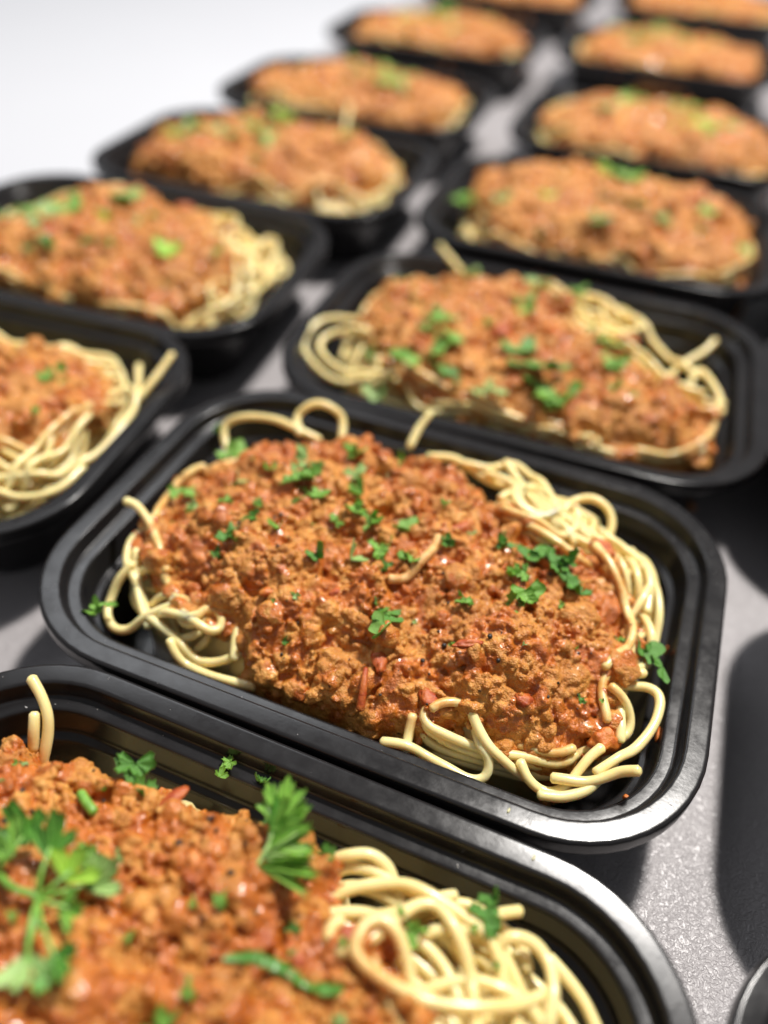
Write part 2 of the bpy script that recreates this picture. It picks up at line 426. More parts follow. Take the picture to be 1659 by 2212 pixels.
def vnoise(P, scale, seed=0):
    """value noise in [-1,1] at points P (n,k<=3), scale = 1/wavelength."""
    P = np.atleast_2d(P) * scale
    if P.shape[1] == 2:
        P = np.c_[P, np.zeros(len(P))]
    I = np.floor(P).astype(np.int64)
    f = P - I
    f = f * f * (3 - 2 * f)

    def h(a, b, c):
        n = (a * 374761393 + b * 668265263 + c * 2147483647 + seed * 1274126177) & 0xFFFFFFFF
        n = ((n ^ (n >> 13)) * 1274126177) & 0xFFFFFFFF
        n = ((n ^ (n >> 16)) * 2246822519) & 0xFFFFFFFF
        return ((n ^ (n >> 15)) & 0xFFFFFF) / float(0xFFFFFF) * 2 - 1
    r = 0
    for dx in (0, 1):
        for dy in (0, 1):
            for dz in (0, 1):
                w = (f[:, 0] if dx else 1 - f[:, 0]) * (f[:, 1] if dy else 1 - f[:, 1]) * (f[:, 2] if dz else 1 - f[:, 2])
                r = r + w * h(I[:, 0] + dx, I[:, 1] + dy, I[:, 2] + dz)
    return r


def worley(P, scale, seed=0):
    """distance to the nearest of one random point per cell, in cells (worley F1)."""
    P = (P * scale).astype(np.float32)
    I = np.floor(P).astype(np.int32)
    f = P - I
    best = np.full(len(P), 9.0, np.float32)
    for dx in (-1, 0, 1):
        for dy in (-1, 0, 1):
            for dz in (-1, 0, 1):
                n = ((I[:, 0] + dx).astype(np.uint32) * np.uint32(73856093)) ^ ((I[:, 1] + dy).astype(np.uint32) * np.uint32(19349663)) ^ ((I[:, 2] + dz).astype(np.uint32) * np.uint32(83492791)) ^ np.uint32(seed * 7919)
                n = (n ^ (n >> np.uint32(13))) * np.uint32(1274126177)
                n = n ^ (n >> np.uint32(16))
                ox = (n & np.uint32(1023)).astype(np.float32) / 1023
                oy = ((n >> np.uint32(10)) & np.uint32(1023)).astype(np.float32) / 1023
                oz = ((n >> np.uint32(20)) & np.uint32(1023)).astype(np.float32) / 1023
                d = (dx + ox - f[:, 0]) ** 2 + (dy + oy - f[:, 1]) ** 2 + (dz + oz - f[:, 2]) ** 2
                best = np.minimum(best, d)
    return np.sqrt(best)


def smooth_path(pts, step=1.1):
    """Catmull-Rom through pts, resampled at a constant step."""
    P = np.asarray(pts, float)
    Q = np.vstack([2 * P[0] - P[1], P, 2 * P[-1] - P[-2]])
    out = []
    for i in range(1, len(Q) - 2):
        a, b, c, d = Q[i - 1:i + 3]
        t = np.linspace(0, 1, 12, endpoint=False)[:, None]
        out.append(.5 * (2 * b + (c - a) * t + (2 * a - 5 * b + 4 * c - d) * t ** 2 + (-a + 3 * b - 3 * c + d) * t ** 3))
    out = np.vstack(out + [Q[-2][None]])
    L = np.r_[0, np.cumsum(np.linalg.norm(np.diff(out, axis=0), axis=1))]
    n = max(3, int(L[-1] / step) + 1)
    s = np.linspace(0, L[-1], n)
    return np.c_[[np.interp(s, L, out[:, k]) for k in range(out.shape[1])]].T


def tube(P, r, sides=8, jitter=0.0, taper=None):
    """closed tube along P (mm) -> V (mm), faces."""
    n = len(P)
    T = np.gradient(P, axis=0)
    T /= np.linalg.norm(T, axis=1)[:, None] + 1e-9
    up = np.array([0, 0, 1.0])
    N = np.cross(T[0], up)
    if np.linalg.norm(N) < .05:
        N = np.cross(T[0], [1, 0, 0])
    N /= np.linalg.norm(N)
    rings, F = [], []
    ang = np.arange(sides) * 2 * math.pi / sides
    rr = np.full(n, r)
    if jitter:
        rr = rr * (1 + jitter * np.sin(np.arange(n) * .35 + RNG.uniform(0, 6)))
    if taper is not None:
        rr = rr * taper(np.linspace(0, 1, n))
    pts = [(P[0] - T[0] * r * .45, rr[0] * .55, T[0])] + [(P[i], rr[i], T[i]) for i in range(n)] + [(P[-1] + T[-1] * r * .45, rr[-1] * .55, T[-1])]
    for p, ra, t in pts:
        N = N - t * np.dot(N, t)
        N /= np.linalg.norm(N) + 1e-9
        B = np.cross(t, N)
        rings.append(p + ra * (np.cos(ang)[:, None] * N + np.sin(ang)[:, None] * B))
    V = np.vstack(rings)
    m = len(rings)
    for i in range(m - 1):
        for j in range(sides):
            k = (j + 1) % sides
            F.append((i * sides + j, i * sides + k, (i + 1) * sides + k, (i + 1) * sides + j))
    F.append(tuple(range(sides))[::-1])
    F.append(tuple((m - 1) * sides + j for j in range(sides)))
    return V, F


# ------------------------------------------------------------------ the table and the wall
def oriented_box(name, m0, m1, n0, n1, z0, z1, mat, bev=0.0):
    a = math.radians(17)
    c, s = math.cos(a), math.sin(a)
    P = [(m, n) for m, n in ((m0, n0), (m1, n0), (m1, n1), (m0, n1))]
    V = [(m * c + n * s, -m * s + n * c, z) for z in (z0, z1) for m, n in P]
    F = [(3, 2, 1, 0), (4, 5, 6, 7), (0, 1, 5, 4), (1, 2, 6, 5), (2, 3, 7, 6), (3, 0, 4, 7)]
    o = link(name, mesh_from(name, V, F, mat, False))
    if bev:
        b = o.modifiers.new('bevel', 'BEVEL')
        b.width, b.segments = bev, 3
    return o


tag(oriented_box('table_top', -.402, .90, -.45, 2.3, -.03, 0, MT, .004),
    'grey pebbled table top under the rows of black containers', kind='structure')
tag(oriented_box('counter_top', -1.9, -.405, -.45, 3.2, -.04, -.001, MW, .003),
    'white counter top running along the left side of the grey table', kind='structure')



# ------------------------------------------------------------------ containers
L2, W2, R0 = 111.0, 77.9, 43.0


def ring(d, z, na=12, nl=6, ns=4, wob=0.0):
    R = max(R0 - d, 6)
    hx, hy = L2 - d - R, W2 - d - R
    pts = []
    for (sx, sy, a0) in ((1, 1, 0), (-1, 1, 90), (-1, -1, 180), (1, -1, 270)):
        for i in range(na + 1):
            a = math.radians(a0 + 90 * i / na)
            pts.append((sx * hx + R * math.cos(a), sy * hy + R * math.sin(a), z))
        k = nl if a0 in (0, 180) else ns
        # straight to the next corner
        nxt = {0: (-hx, W2 - d), 90: (-(L2 - d), -hy), 180: (hx, -(W2 - d)), 270: (L2 - d, hy)}[a0]
        p = pts[-1]
        for i in range(1, k):
            t = i / k
            pts.append((p[0] + (nxt[0] - p[0]) * t, p[1] + (nxt[1] - p[1]) * t, z))
    return pts


def loft(profile, close_end=True, close_start=False):
    V, F = [], []
    m = None
    for d, z in profile:
        r = ring(d, z)
        m = len(r)
        V += r
    n = len(profile)
    for i in range(n - 1):
        for j in range(m):
            k = (j + 1) % m
            F.append((i * m + j, i * m + k, (i + 1) * m + k, (i + 1) * m + j))
    if close_end:
        F.append(tuple((n - 1) * m + j for j in range(m)))
    if close_start:
        F.append(tuple(range(m))[::-1])
    return np.array(V) / 1000, F


def flip(F):
    return [tuple(reversed(f)) for f in F]


RIMP = [(6.6, -1.3), (1.6, -1.3), (1.2, -2.2), (1.1, -5.8), (.5, -6.1), (0, -5.7), (0, -5.3), (0, -1.1), (.05, -.75), (.3, -.3), (.75, -.05), (1.1, 0), (1.5, 0), (5.9, -.08), (6.3, -.1), (6.75, -.25), (7.0, -.6), (7.1, -1.0), (7.3, -1.9)]
BODYP_IN = [(7.3, -1.9), (7.9, -4.6), (8.0, -4.9), (8.3, -5.25), (8.7, -5.4), (9.1, -5.42), (11.6, -5.5), (12.0, -5.55), (12.4, -5.8), (12.65, -6.3), (12.8, -6.9), (14.0, -14.0), (14.15, -14.5), (14.5, -14.9), (14.9, -15.05), (16.1, -15.15), (16.6, -15.35), (16.95, -15.8), (17.15, -16.6), (20.6, -35.5), (22.0, -38.8), (25.5, -40.6), (33, -41.0)]
BODYP_OUT = [(6.9, -1.3), (7.0, -5.2), (7.6, -6.1), (11.3, -6.5), (11.9, -7.2), (13.1, -15.0), (13.6, -15.8), (15.6, -16.2), (16.3, -17.2), (19.6, -36.5), (21.2, -40.6), (25.0, -42.0), (33, -42.0)]


def container_meshes():
    V, F = loft(RIMP, False)
    rim = mesh_from('rim', V, F, MP)
    V, F = loft(BODYP_IN)
    V2, F2 = loft(BODYP_OUT)
    n = len(V)
    F = F + [tuple(i + n for i in f) for f in flip(F2)]
    body = mesh_from('bowl', np.vstack([V, V2]), F, MP)
    for me in (rim, body):
        import bmesh
        bm = bmesh.new(); bm.from_mesh(me)
        bmesh.ops.recalc_face_normals(bm, faces=bm.faces)
        bm.to_mesh(me); bm.free()
    return rim, body


RIM_ME, BOWL_ME = container_meshes()
CLABEL = {
    'A': 'black plastic meal container nearest the camera, cut off by the lower left of the photo',
    'C': 'black plastic meal container in the middle, whole and with its front edge in focus',
    'E': 'black plastic meal container directly behind the middle one, slightly blurred',
    'J': 'blurred black meal container third back in the right row, cut by the right edge',
    'K': 'blurred black meal container fourth back in the right row, above the pasta loop',
    'L': 'very blurred black meal container fifth back in the right row, near the top edge',
    'M': 'very blurred black meal container at the top right corner, last of the right row',
    'D': 'black meal container cut by the left edge, foremost of the left row',
    'F': 'blurred black meal container second in the left row, pasta showing at its right end',
    'G': 'blurred black meal container third in the left row, one noodle sticking up behind',
    'H': 'blurred black meal container fourth in the left row, beside the white wall',
    'I': 'very blurred black meal container fifth in the left row, at the top edge',
    'X': 'very blurred black meal container last in the left row, a sliver at the top edge',
    'P': 'black container right of the middle one, mostly outside the right edge',
    'O': 'black container at the right edge beside the second container of the middle row',
    'R': 'black container outside the right edge beside the third of the middle row',
    'S': 'black container outside the right edge beside the fourth of the middle row',
    'Q': 'black container whose shiny corner shows in the bottom right corner of the photo',
}
WHERE = {
    'A': 'in the nearest container', 'C': 'in the middle container in focus', 'E': 'in the container just behind the middle one',
    'J': 'in the third container of the right row', 'K': 'in the fourth container of the right row',
    'L': 'in the fifth container of the right row', 'M': 'in the last container at the top right corner',
    'D': 'in the foremost container of the left row', 'F': 'in the second container of the left row',
    'G': 'in the third container of the left row', 'H': 'in the fourth container of the left row',
    'I': 'in the fifth container of the left row', 'X': 'in the left row container at the top edge',
    'P': 'in the container right of the middle one', 'O': 'in the upper container at the right edge',
}
for key in TRAYS:
    e = bpy.data.objects.new('food_container', None)
    COL.objects.link(e)
    place(e, key)
    tag(e, CLABEL[key], 'container', 'black meal prep containers in rows on the table')
    for nm, me in (('rim', RIM_ME), ('bowl', BOWL_ME)):
        o = link(nm, me, e)
        o.location = (0, 0, RIM)

# ------------------------------------------------------------------ height grids (mm, container coordinates, z from the rim)
GX0, GY0, GS = -104.0, -72.0, 0.5
NX, NY = 417, 289
gx = GX0 + np.arange(NX) * GS
gy = GY0 + np.arange(NY) * GS
GXX, GYY = np.meshgrid(gx, gy, indexing='ij')
GP = np.c_[GXX.ravel(), GYY.ravel()]
ZC = {'A': 17, 'C': 14, 'E': 12, 'D': 11, 'F': 12, 'G': 13, 'J': 15}


def mound(X, Y, zc, ze=-9):
    pw = 6 if zc == ZC['A'] else 4
    r3 = ((np.abs(X) / 100) ** 2.5 + (np.abs(Y) / 66) ** 2.5) ** (pw / 2.5)
    return ze + (zc - ze) * np.maximum(0, 1 - r3)


def rho(X, Y):
    return ((np.abs(X) / 97) ** 3.4 + (np.abs(Y) / 64) ** 3.4) ** (1 / 3.4)


def poly_dist(poly, P):
    """signed distance, positive inside."""
    poly = np.asarray(poly, float)
    A, B = poly, np.roll(poly, -1, axis=0)
    d2 = np.full(len(P), 1e9)
    ins = np.zeros(len(P), bool)
    for a, b in zip(A, B):
        ab = b - a
        t = np.clip(((P - a) @ ab) / (ab @ ab + 1e-9), 0, 1)
        q = a + t[:, None] * ab
        d2 = np.minimum(d2, ((P - q) ** 2).sum(1))
        c = ((a[1] > P[:, 1]) != (b[1] > P[:, 1]))
        with np.errstate(divide='ignore', invalid='ignore'):
            xx = (b[0] - a[0]) * (P[:, 1] - a[1]) / (b[1] - a[1]) + a[0]
        ins ^= c & (P[:, 0] < xx)
    return np.where(ins, 1, -1) * np.sqrt(d2)


def samp(G, X, Y):
    i = np.clip(((X - GX0) / GS).round().astype(int), 0, NX - 1)
    j = np.clip(((Y - GY0) / GS).round().astype(int), 0, NY - 1)
    return G[i, j]


def box_blur(G, k):
    for ax in (0, 1):
        c = np.cumsum(np.insert(np.pad(G, [(k, k) if a == ax else (0, 0) for a in (0, 1)], mode='edge'), 0, 0, axis=ax), axis=ax)
        sl = [slice(None)] * 2
        s2 = [slice(None)] * 2
        sl[ax] = slice(2 * k + 1, None)
        s2[ax] = slice(0, -(2 * k + 1))
        G = (c[tuple(sl)] - c[tuple(s2)]) / (2 * k + 1)
    return G


def stamp(H, P, r):
    """raise the height grid by a tube through P."""
    k = int(r / GS) + 1
    I = ((P[:, 0] - GX0) / GS).round().astype(int)
    J = ((P[:, 1] - GY0) / GS).round().astype(int)
    for di in range(-k, k + 1):
        for dj in range(-k, k + 1):
            d2 = (di * di + dj * dj) * GS * GS
            if d2 < r * r:
                ii = np.clip(I + di, 0, NX - 1)
                jj = np.clip(J + dj, 0, NY - 1)
                np.maximum.at(H, (ii, jj), P[:, 2] + math.sqrt(r * r - d2))


def settle(XY, H, r, lift=0.0, zmin=None, stiff=6):
    z = np.full(len(XY), -50.0)
    for a in np.linspace(0, 2 * math.pi, 7)[:-1]:
        z = np.maximum(z, samp(H, XY[:, 0] + .7 * r * math.cos(a), XY[:, 1] + .7 * r * math.sin(a)) + .72 * r)
    z = np.maximum(z, samp(H, XY[:, 0], XY[:, 1]) + r) + lift
    if zmin is not None:
        z = np.maximum(z, zmin)
    zz = z.copy()
    for k in range(1, stiff + 1):                      # max filter then smooth: stiff noodles bridge gaps
        zz[k:] = np.maximum(zz[k:], z[:-k] - .05 * k * k)
        zz[:-k] = np.maximum(zz[:-k], z[k:] - .05 * k * k)
    for _ in range(14):
        zz[1:-1] = .25 * zz[:-2] + .5 * zz[1:-1] + .25 * zz[2:]
    return zz


def wander(rng, dom, start, length, k0):
    """random curl inside the domain grid `dom` (positive = inside, mm from its edge)."""
    x, y = start
    h = rng.uniform(0, 2 * math.pi)
    kap = rng.normal(0, k0)
    mean = rng.normal(0, k0)
    P = []
    for i in range(int(length)):
        P.append((x, y))
        kap += .08 * (mean - kap) + rng.normal(0, .006)
        d = samp(dom, np.array([x + 5 * math.cos(h)]), np.array([y + 5 * math.sin(h)]))[0]
        if d < 4:
            l = samp(dom, np.array([x + 5 * math.cos(h + .6)]), np.array([y + 5 * math.sin(h + .6)]))[0]
            rr = samp(dom, np.array([x + 5 * math.cos(h - .6)]), np.array([y + 5 * math.sin(h - .6)]))[0]
            h += (.22 if l > rr else -.22) * min(1.6, (4 - d) / 3)
        h += np.clip(kap, -.28, .28)
        x += math.cos(h); y += math.sin(h)
    return np.array(P)


def add_strand(P, r, parent, store, sides=8, dgrid=None):
    V, F = tube(P, r, sides, .05)
    me = mesh_from('noodle', V / 1000, F, MN)
    if dgrid is not None:
        at = me.attributes.new('stain', 'FLOAT', 'POINT')
        s = np.clip((samp(dgrid, V[:, 0], V[:, 1]) + .5) / 4.5, 0, 1)
        at.data.foreach_set('value', s.astype(np.float32))
    o = link('noodle', me, parent)
    store.append(o)


def build_food(key, outline, traced, zc, reach, voxel, n_random, seed, extra_dom=None, blob_k=1.0, rs=1.0):
    rng = np.random.default_rng(seed)
    R = 1.48
    d_s = poly_dist(outline, GP).reshape(NX, NY)
    d_s = d_s + (vnoise(GP, 1 / 9., seed) * 2.2 + vnoise(GP, 1 / 4., seed + 5) * 1.1).reshape(NX, NY)
    d_s = np.minimum(d_s + {'J': 5.0, 'C': .8, 'V1': 4.0, 'V2': 4.0, 'V3': 4.0}.get(key, 2.0), 66.5 - np.abs(GYY))
    rh = rho(GXX, GYY)
    wall_d = (1 - rh) * 60
    dom = np.minimum(d_s + reach, wall_d - 1.0)
    if extra_dom is not None:
        for (ex, ey, er) in extra_dom:
            dom = np.maximum(dom, np.minimum(er - np.hypot(GXX - ex, GYY - ey), wall_d - 1))
    M = mound(GXX, GYY, zc)
    # --- bed of noodles under everything
    bed = np.where(dom > 1.5, M - 9.5 - 6 * np.exp(-np.maximum(dom, 0) / 5) + vnoise(GP, 1 / 7., seed + 9).reshape(NX, NY) * 1.5, -41.0)
    bed = box_blur(bed, 3)
    H = bed.copy()
    spag = bpy.data.objects.new('spaghetti', None)
    COL.objects.link(spag)
    tag(spag, SPAG_LABEL.get(key, 'cream coloured cooked spaghetti ' + WHERE[key]), 'spaghetti', 'portions of spaghetti in the containers')
    place(spag, key, RIM)
    sub = 4
    Hb = bed[::sub, ::sub]; X = GXX[::sub, ::sub]; Y = GYY[::sub, ::sub]
    nx, ny = Hb.shape
    V = np.c_[X.ravel(), Y.ravel(), Hb.ravel()]
    idx = np.arange(nx * ny).reshape(nx, ny)
    F = np.stack([idx[:-1, :-1], idx[1:, :-1], idx[1:, 1:], idx[:-1, 1:]], -1).reshape(-1, 4)
    keep = V[F][:, :, 2].max(1) > -38
    F = F[keep]
    # only as wide as the bowl at that height
    rr = rho(V[:, 0], V[:, 1])
    f = np.where(rr > .9, .9 / rr, 1)
    V[:, 0] *= f; V[:, 1] *= f
    u, inv = np.unique(F, return_inverse=True)
    me = mesh_fast('noodle_bed', V[u] / 1000, inv.reshape(F.shape), MN)
    bo = link('noodle_bed', me, spag)
    bo['kind'] = 'stuff'
    strands = []
    cand = (dom > 2) & (d_s < 8)
    if key in 'AC':
        near = np.zeros_like(cand)
        for (ex, ey, er) in extra_dom:
            near |= np.hypot(GXX - ex, GYY - ey) < er
        cand &= near
        if key == 'C':
            near &= ~((GXX > -36) & (GXX < 17) & (GYY < -40))
        dom = np.where(near, dom, np.minimum(dom, 0.5))
    cand = np.argwhere(cand)
    traced_s = [smooth_path(t) for t in traced]
    for i in range(n_random):
        c = cand[rng.integers(len(cand))]
        st = (gx[c[0]], gy[c[1]])
        # stay near the open rim of noodles: the domain minus the deep inside of the sauce
        domr = np.minimum(dom, 9 - d_s)
        XY = wander(rng, domr, st, rng.uniform(45, 120), .045)
        z = settle(XY, H, R)
        if key == 'C' and ((XY[:, 0] > -34) & (XY[:, 0] < 14) & (XY[:, 1] < -42)).any():
            continue
        if key == 'A' and ((XY[:, 0] < 10) & (XY[:, 1] > 36)).any():
            continue
        over = (z - (samp(M, XY[:, 0], XY[:, 1]) + 1.5)).max()
        if over > (2.4 if key == 'C' else 4.0):
            continue
        P = np.c_[XY, z]
        P = smooth_path(P[::3], 1.3)
        stamp(H, P, R)
        add_strand(P, R * rng.uniform(.92, 1.04), spag, strands, 8 if voxel < .6 else 6, d_s)
    for t in traced_s:
        z = np.maximum(t[:, 2], np.minimum(settle(t[:, :2], H, R), t[:, 2] + 4))
        for _ in range(10):
            z[1:-1] = .25 * z[:-2] + .5 * z[1:-1] + .25 * z[2:]
        P = np.c_[t[:, :2], z]
        stamp(H, P, R)
        add_strand(P, R * 1.02, spag, strands, 10, d_s)
    # --- the sauce
    n3 = (vnoise(GP, 1 / 27., seed + 7) * 2.6 + vnoise(GP, 1 / 14., seed + 1) * 3.8 + vnoise(GP, 1 / 6.5, seed + 2) * 1.9 - 3.6 * np.clip(1 - np.abs(vnoise(GP, 1 / 11., seed + 3)) / .26, 0, 1) + 1.0).reshape(NX, NY)
    Hs = box_blur(H, 5)
    Ttop = M + n3
    for (px, py, pr, ph) in PEAKS.get(key, []):
        Ttop = Ttop + ph * np.exp(-((GXX - px) ** 2 + (GYY - py) ** 2) / pr ** 2)
    e = np.clip(d_s / 7.5, 0, 1)
    e = e * e * (3 - 2 * e)
    T = Hs + 1.0 + np.maximum(Ttop - Hs - 1.0, 1.2) * e
    T = np.where(e <= 0, Hs, T)
    g = max(1, int(round(voxel * 1.6 / GS)))
    Xs, Ys, Ts, Ds = GXX[::g, ::g], GYY[::g, ::g], T[::g, ::g] - 1.7, d_s[::g, ::g]
    nx, ny = Xs.shape
    idx = np.arange(nx * ny).reshape(nx, ny)
    Q = np.stack([idx[:-1, :-1], idx[1:, :-1], idx[1:, 1:], idx[:-1, 1:]], -1).reshape(-1, 4)
    ok = (Ds.ravel()[Q].min(1) > 1.6)
    Q = Q[ok]
    top = np.c_[Xs.ravel(), Ys.ravel(), Ts.ravel()]
    bot = top.copy()
    bot[:, 2] = top[:, 2] - 6.5
    n = len(top)
    # sides
    ed = {}
    E4 = np.concatenate([Q[:, [0, 1]], Q[:, [1, 2]], Q[:, [2, 3]], Q[:, [3, 0]]])
    keys = E4[:, 0].astype(np.int64) * n + E4[:, 1]
    rev = E4[:, 1].astype(np.int64) * n + E4[:, 0]
    bd = E4[~np.isin(keys, rev)]
    side = np.c_[bd[:, 1], bd[:, 0], bd[:, 0] + n, bd[:, 1] + n]
    QQ = np.vstack([Q, Q[:, ::-1] + n, side])
    VV = np.vstack([top, bot])
    quads = [(VV, QQ)]
    # crumbs: lumpy ellipsoids of three sizes
    ico = {}
    import bmesh
    for lv in (1, 2):
        bm = bmesh.new()
        bmesh.ops.create_icosphere(bm, subdivisions=lv, radius=1)
        ico[lv] = (np.array([v.co[:] for v in bm.verts]), np.array([[v.index for v in f.verts] for f in bm.faces]))
        bm.free()
    area = (d_s > 0).sum() * GS * GS
    cells = np.argwhere(d_s > -.6)
    tv, tf, off = [], [], 0
    for (r0, r1, dens, lv, up) in ((2.8, 5.5, .012, 2, -.5), (1.2, 2.3, .075, 1, -.1), (.5, 1.0, .14 if voxel < .6 else .0, 1, .15)):
        r0, r1, dens = r0 * rs, r1 * rs, dens / rs ** 1.6
        cnt = int(area * dens * blob_k)
        if not cnt:
            continue
        c = cells[rng.integers(len(cells), size=cnt)]
        x = gx[c[:, 0]] + rng.uniform(-.25, .25, cnt)
        y = gy[c[:, 1]] + rng.uniform(-.25, .25, cnt)
        dd = d_s[c[:, 0], c[:, 1]]
        r = rng.uniform(r0, r1, cnt)
        t = T[c[:, 0], c[:, 1]] - 1.0
        hs = Hs[c[:, 0], c[:, 1]]
        z = t + r * up * rng.uniform(.3, 1.4, cnt)
        edge = dd < 4
        z = np.where(edge, hs + (t - hs) * rng.uniform(0, 1, cnt) + .2, z)
        keep = dd > r * .45 - 1.2
        x, y, z, r = x[keep], y[keep], z[keep], r[keep]
        cnt = len(x)
        S, Fc = ico[lv]
        ax = rng.uniform(.65, 1.3, (cnt, 1, 3))
        A = rng.normal(size=(cnt, 3, 3))
        Qm = np.linalg.qr(A)[0]
        pts = (S[None] * ax * r[:, None, None]) @ Qm
        pts = pts * (1 + .22 * rng.uniform(-1, 1, (cnt, len(S), 1)))
        pts = pts + np.stack([x, y, z], -1)[:, None, :]
        tv.append(pts.reshape(-1, 3))
        tf.append((Fc[None] + (np.arange(cnt) * len(S))[:, None, None] + off).reshape(-1, 3))
        off += cnt * len(S)
    tv = np.vstack(tv); tf = np.vstack(tf)
    # quads of the filler as triangles
    qt = np.vstack([QQ[:, [0, 1, 2]], QQ[:, [0, 2, 3]]])
    AV = np.vstack([tv, VV])
    AF = np.vstack([tf, qt + len(tv)])
    tmp_me = mesh_fast('tmp', AV, AF, None)
    tmp = bpy.data.objects.new('tmp', tmp_me)
    COL.objects.link(tmp)
    md = tmp.modifiers.new('r', 'REMESH')
    md.mode = 'VOXEL'
    md.voxel_size = voxel
    dg = bpy.context.evaluated_depsgraph_get()
    ev = tmp.evaluated_get(dg)
    me = bpy.data.meshes.new_from_object(ev)
    bpy.data.objects.remove(tmp)
    bpy.data.meshes.remove(tmp_me)
    nv = len(me.vertices)
    co = np.empty(nv * 3, np.float32)
    me.vertices.foreach_get('co', co)
    co = co.reshape(-1, 3).astype(float)
    no = np.empty(nv * 3, np.float32)
    me.vertices.foreach_get('normal', no)
    no = no.reshape(-1, 3)
    wet = np.clip((vnoise(co, 1 / 5.5, seed + 21) + .55 * vnoise(co, 1 / 2.4, seed + 22)) * 1.3 + {'A': .62, 'C': .42}.get(key, .15), 0, 1)
    dry = 1 - .8 * wet
    g1 = np.sqrt(np.clip(1 - (worley(co, 1 / (1.9 * rs), seed) / .85) ** 2, 0, 1)) - .45
    disp = g1 * .50 * rs * dry
    if voxel < .8:
        g2 = np.sqrt(np.clip(1 - (worley(co, 1 / (1.0 * rs), seed + 4) / .85) ** 2, 0, 1)) - .45
        disp = disp + g2 * .36 * rs * dry
    disp = disp + vnoise(co, 1 / 1.6, seed) * .16
    co += no * disp[:, None]
    # height of the finished surface
    HT = H.copy()
    ii = np.clip(((co[:, 0] - GX0) / GS).round().astype(int), 0, NX - 1)
    jj = np.clip(((co[:, 1] - GY0) / GS).round().astype(int), 0, NY - 1)
    np.maximum.at(HT, (ii, jj), co[:, 2])
    me.vertices.foreach_set('co', (co / 1000).astype(np.float32).ravel())
    me.update()
    me.name = 'meat_sauce'
    at = me.attributes.new('wet', 'FLOAT', 'POINT')
    at.data.foreach_set('value', wet.astype(np.float32))
    me.materials.clear()
    me.materials.append(MS)
    me.polygons.foreach_set('use_smooth', np.ones(len(me.polygons), dtype=bool))
    so = link('meat_sauce', me)
    place(so, key, RIM)
    tag(so, SAUCE_LABEL.get(key, 'orange brown ground meat sauce ' + WHERE[key]), 'meat sauce', 'heaps of meat sauce on the spaghetti')
    print('food', key, 'strands', len(strands), 'sauce tris', 2 * len(me.polygons))
    return dict(sauce=so, spag=spag, H=HT, Hn=H, key=key)


SPAG_LABEL = {
    'A': 'glossy pale yellow spaghetti piled at the right end of the nearest container',
    'C': 'cream spaghetti looping out round the sauce in the middle container in focus',
    'F': 'pale spaghetti showing at the right end of the second container in the left row',
    'D': 'pale spaghetti in a thick band along the right side of the foremost left container',
    'E': 'pale spaghetti swirled at the left end of the container just behind the middle one',
}
SAUCE_LABEL = {
    'A': 'wet orange meat sauce filling the lower left of the photo in the nearest container',
    'C': 'crumbly orange brown meat sauce heaped on the middle container in focus',
}


def super_outline(a, b, n, seed, dx=0, dy=0):
    rng = np.random.default_rng(seed)
    out = []
    for i in range(n):
        t = 2 * math.pi * i / n
        c, s = math.cos(t), math.sin(t)
        k = 1 + rng.uniform(-.08, .05)
        out.append((dx + k * a * math.copysign(abs(c) ** .7, c), dy + k * b * math.copysign(abs(s) ** .7, s)))
    return out


SAUCE_OUTLINE['C'] = [(x, -67.0 if (-45 < x < 20 and y < -55) else y) for x, y in SAUCE_OUTLINE['C']]
for k in ('C', 'E', 'A', 'D', 'F', 'G', 'J'):
    SAUCE_OUTLINE[k] = [(float(x), float(y)) for x, y in SAUCE_OUTLINE[k]]
SAUCE_OUTLINE['A'] = SAUCE_OUTLINE['A'][:18] + [(50, 0), (42, -30), (20, -46), (-30, -48), (-70, -40), (-86, -5)]
SAUCE_OUTLINE['D'] = [(-70, 10), (-30, 24), (29.9, 30), (38.1, 40), (58, 38), (69, 30), (80, 24), (80, 6), (78, -10), (72, -20), (60, -27), (19, -40), (-27, -38), (-75, -30)]
REACH = {'A': 4, 'C': 5, 'E': 13, 'D': 13, 'F': 15, 'G': 10, 'J': 12}
VOX = {'A': .42, 'C': .45, 'E': .7, 'D': .9, 'F': .9, 'G': 1.1, 'J': 1.0}
SAUCE_OUTLINE['D'] = [(x + 9, y) for x, y in SAUCE_OUTLINE['D']]
NR = {'A': 230, 'C': 230, 'E': 55, 'D': 60, 'F': 50, 'G': 22, 'J': 30}
EXTRA = {'C': [(-70, -44, 26), (72, -44, 26), (52, -58, 22), (60, 34, 34), (84, 5, 20)], 'E': [(-80, -30, 26), (30, 32, 22)], 'F': [(74, 20, 30), (70, -30, 30), (-80, 25, 22)],
         'D': [(80, 0, 30), (60, -45, 30), (20, -55, 24)], 'J': [(-84, -10, 34), (84, -30, 20)], 'A': [(72, 22, 44)], 'G': [(70, -40, 22)]}
PEAKS = {'A': [(-76, 46, 9, 7), (-58, 50, 8, 5), (-92, 38, 12, 6), (-28, 54, 6, 5), (14, 50, 8, 5), (-44, 49, 8, 3)], 'J': [(-60, 20, 20, 4), (40, 20, 25, 4)]}
FOOD = {}
for k in ('A', 'C', 'E', 'D', 'F', 'G', 'J'):
    FOOD[k] = build_food(k, SAUCE_OUTLINE[k], TRACED_STRANDS.get(k, []), ZC[k], REACH[k], VOX[k], NR[k], 11 + ord(k), EXTRA.get(k),
                         1.0 if VOX[k] < .6 else .8, {'A': .66, 'C': .85}.get(k, 1.0))


def copy_tree(o, parent=None):
    c = o.copy()
    COL.objects.link(c)
    if parent is not None:
        c.parent = parent
    for ch in list(o.children):
        copy_tree(ch, c)
    return c


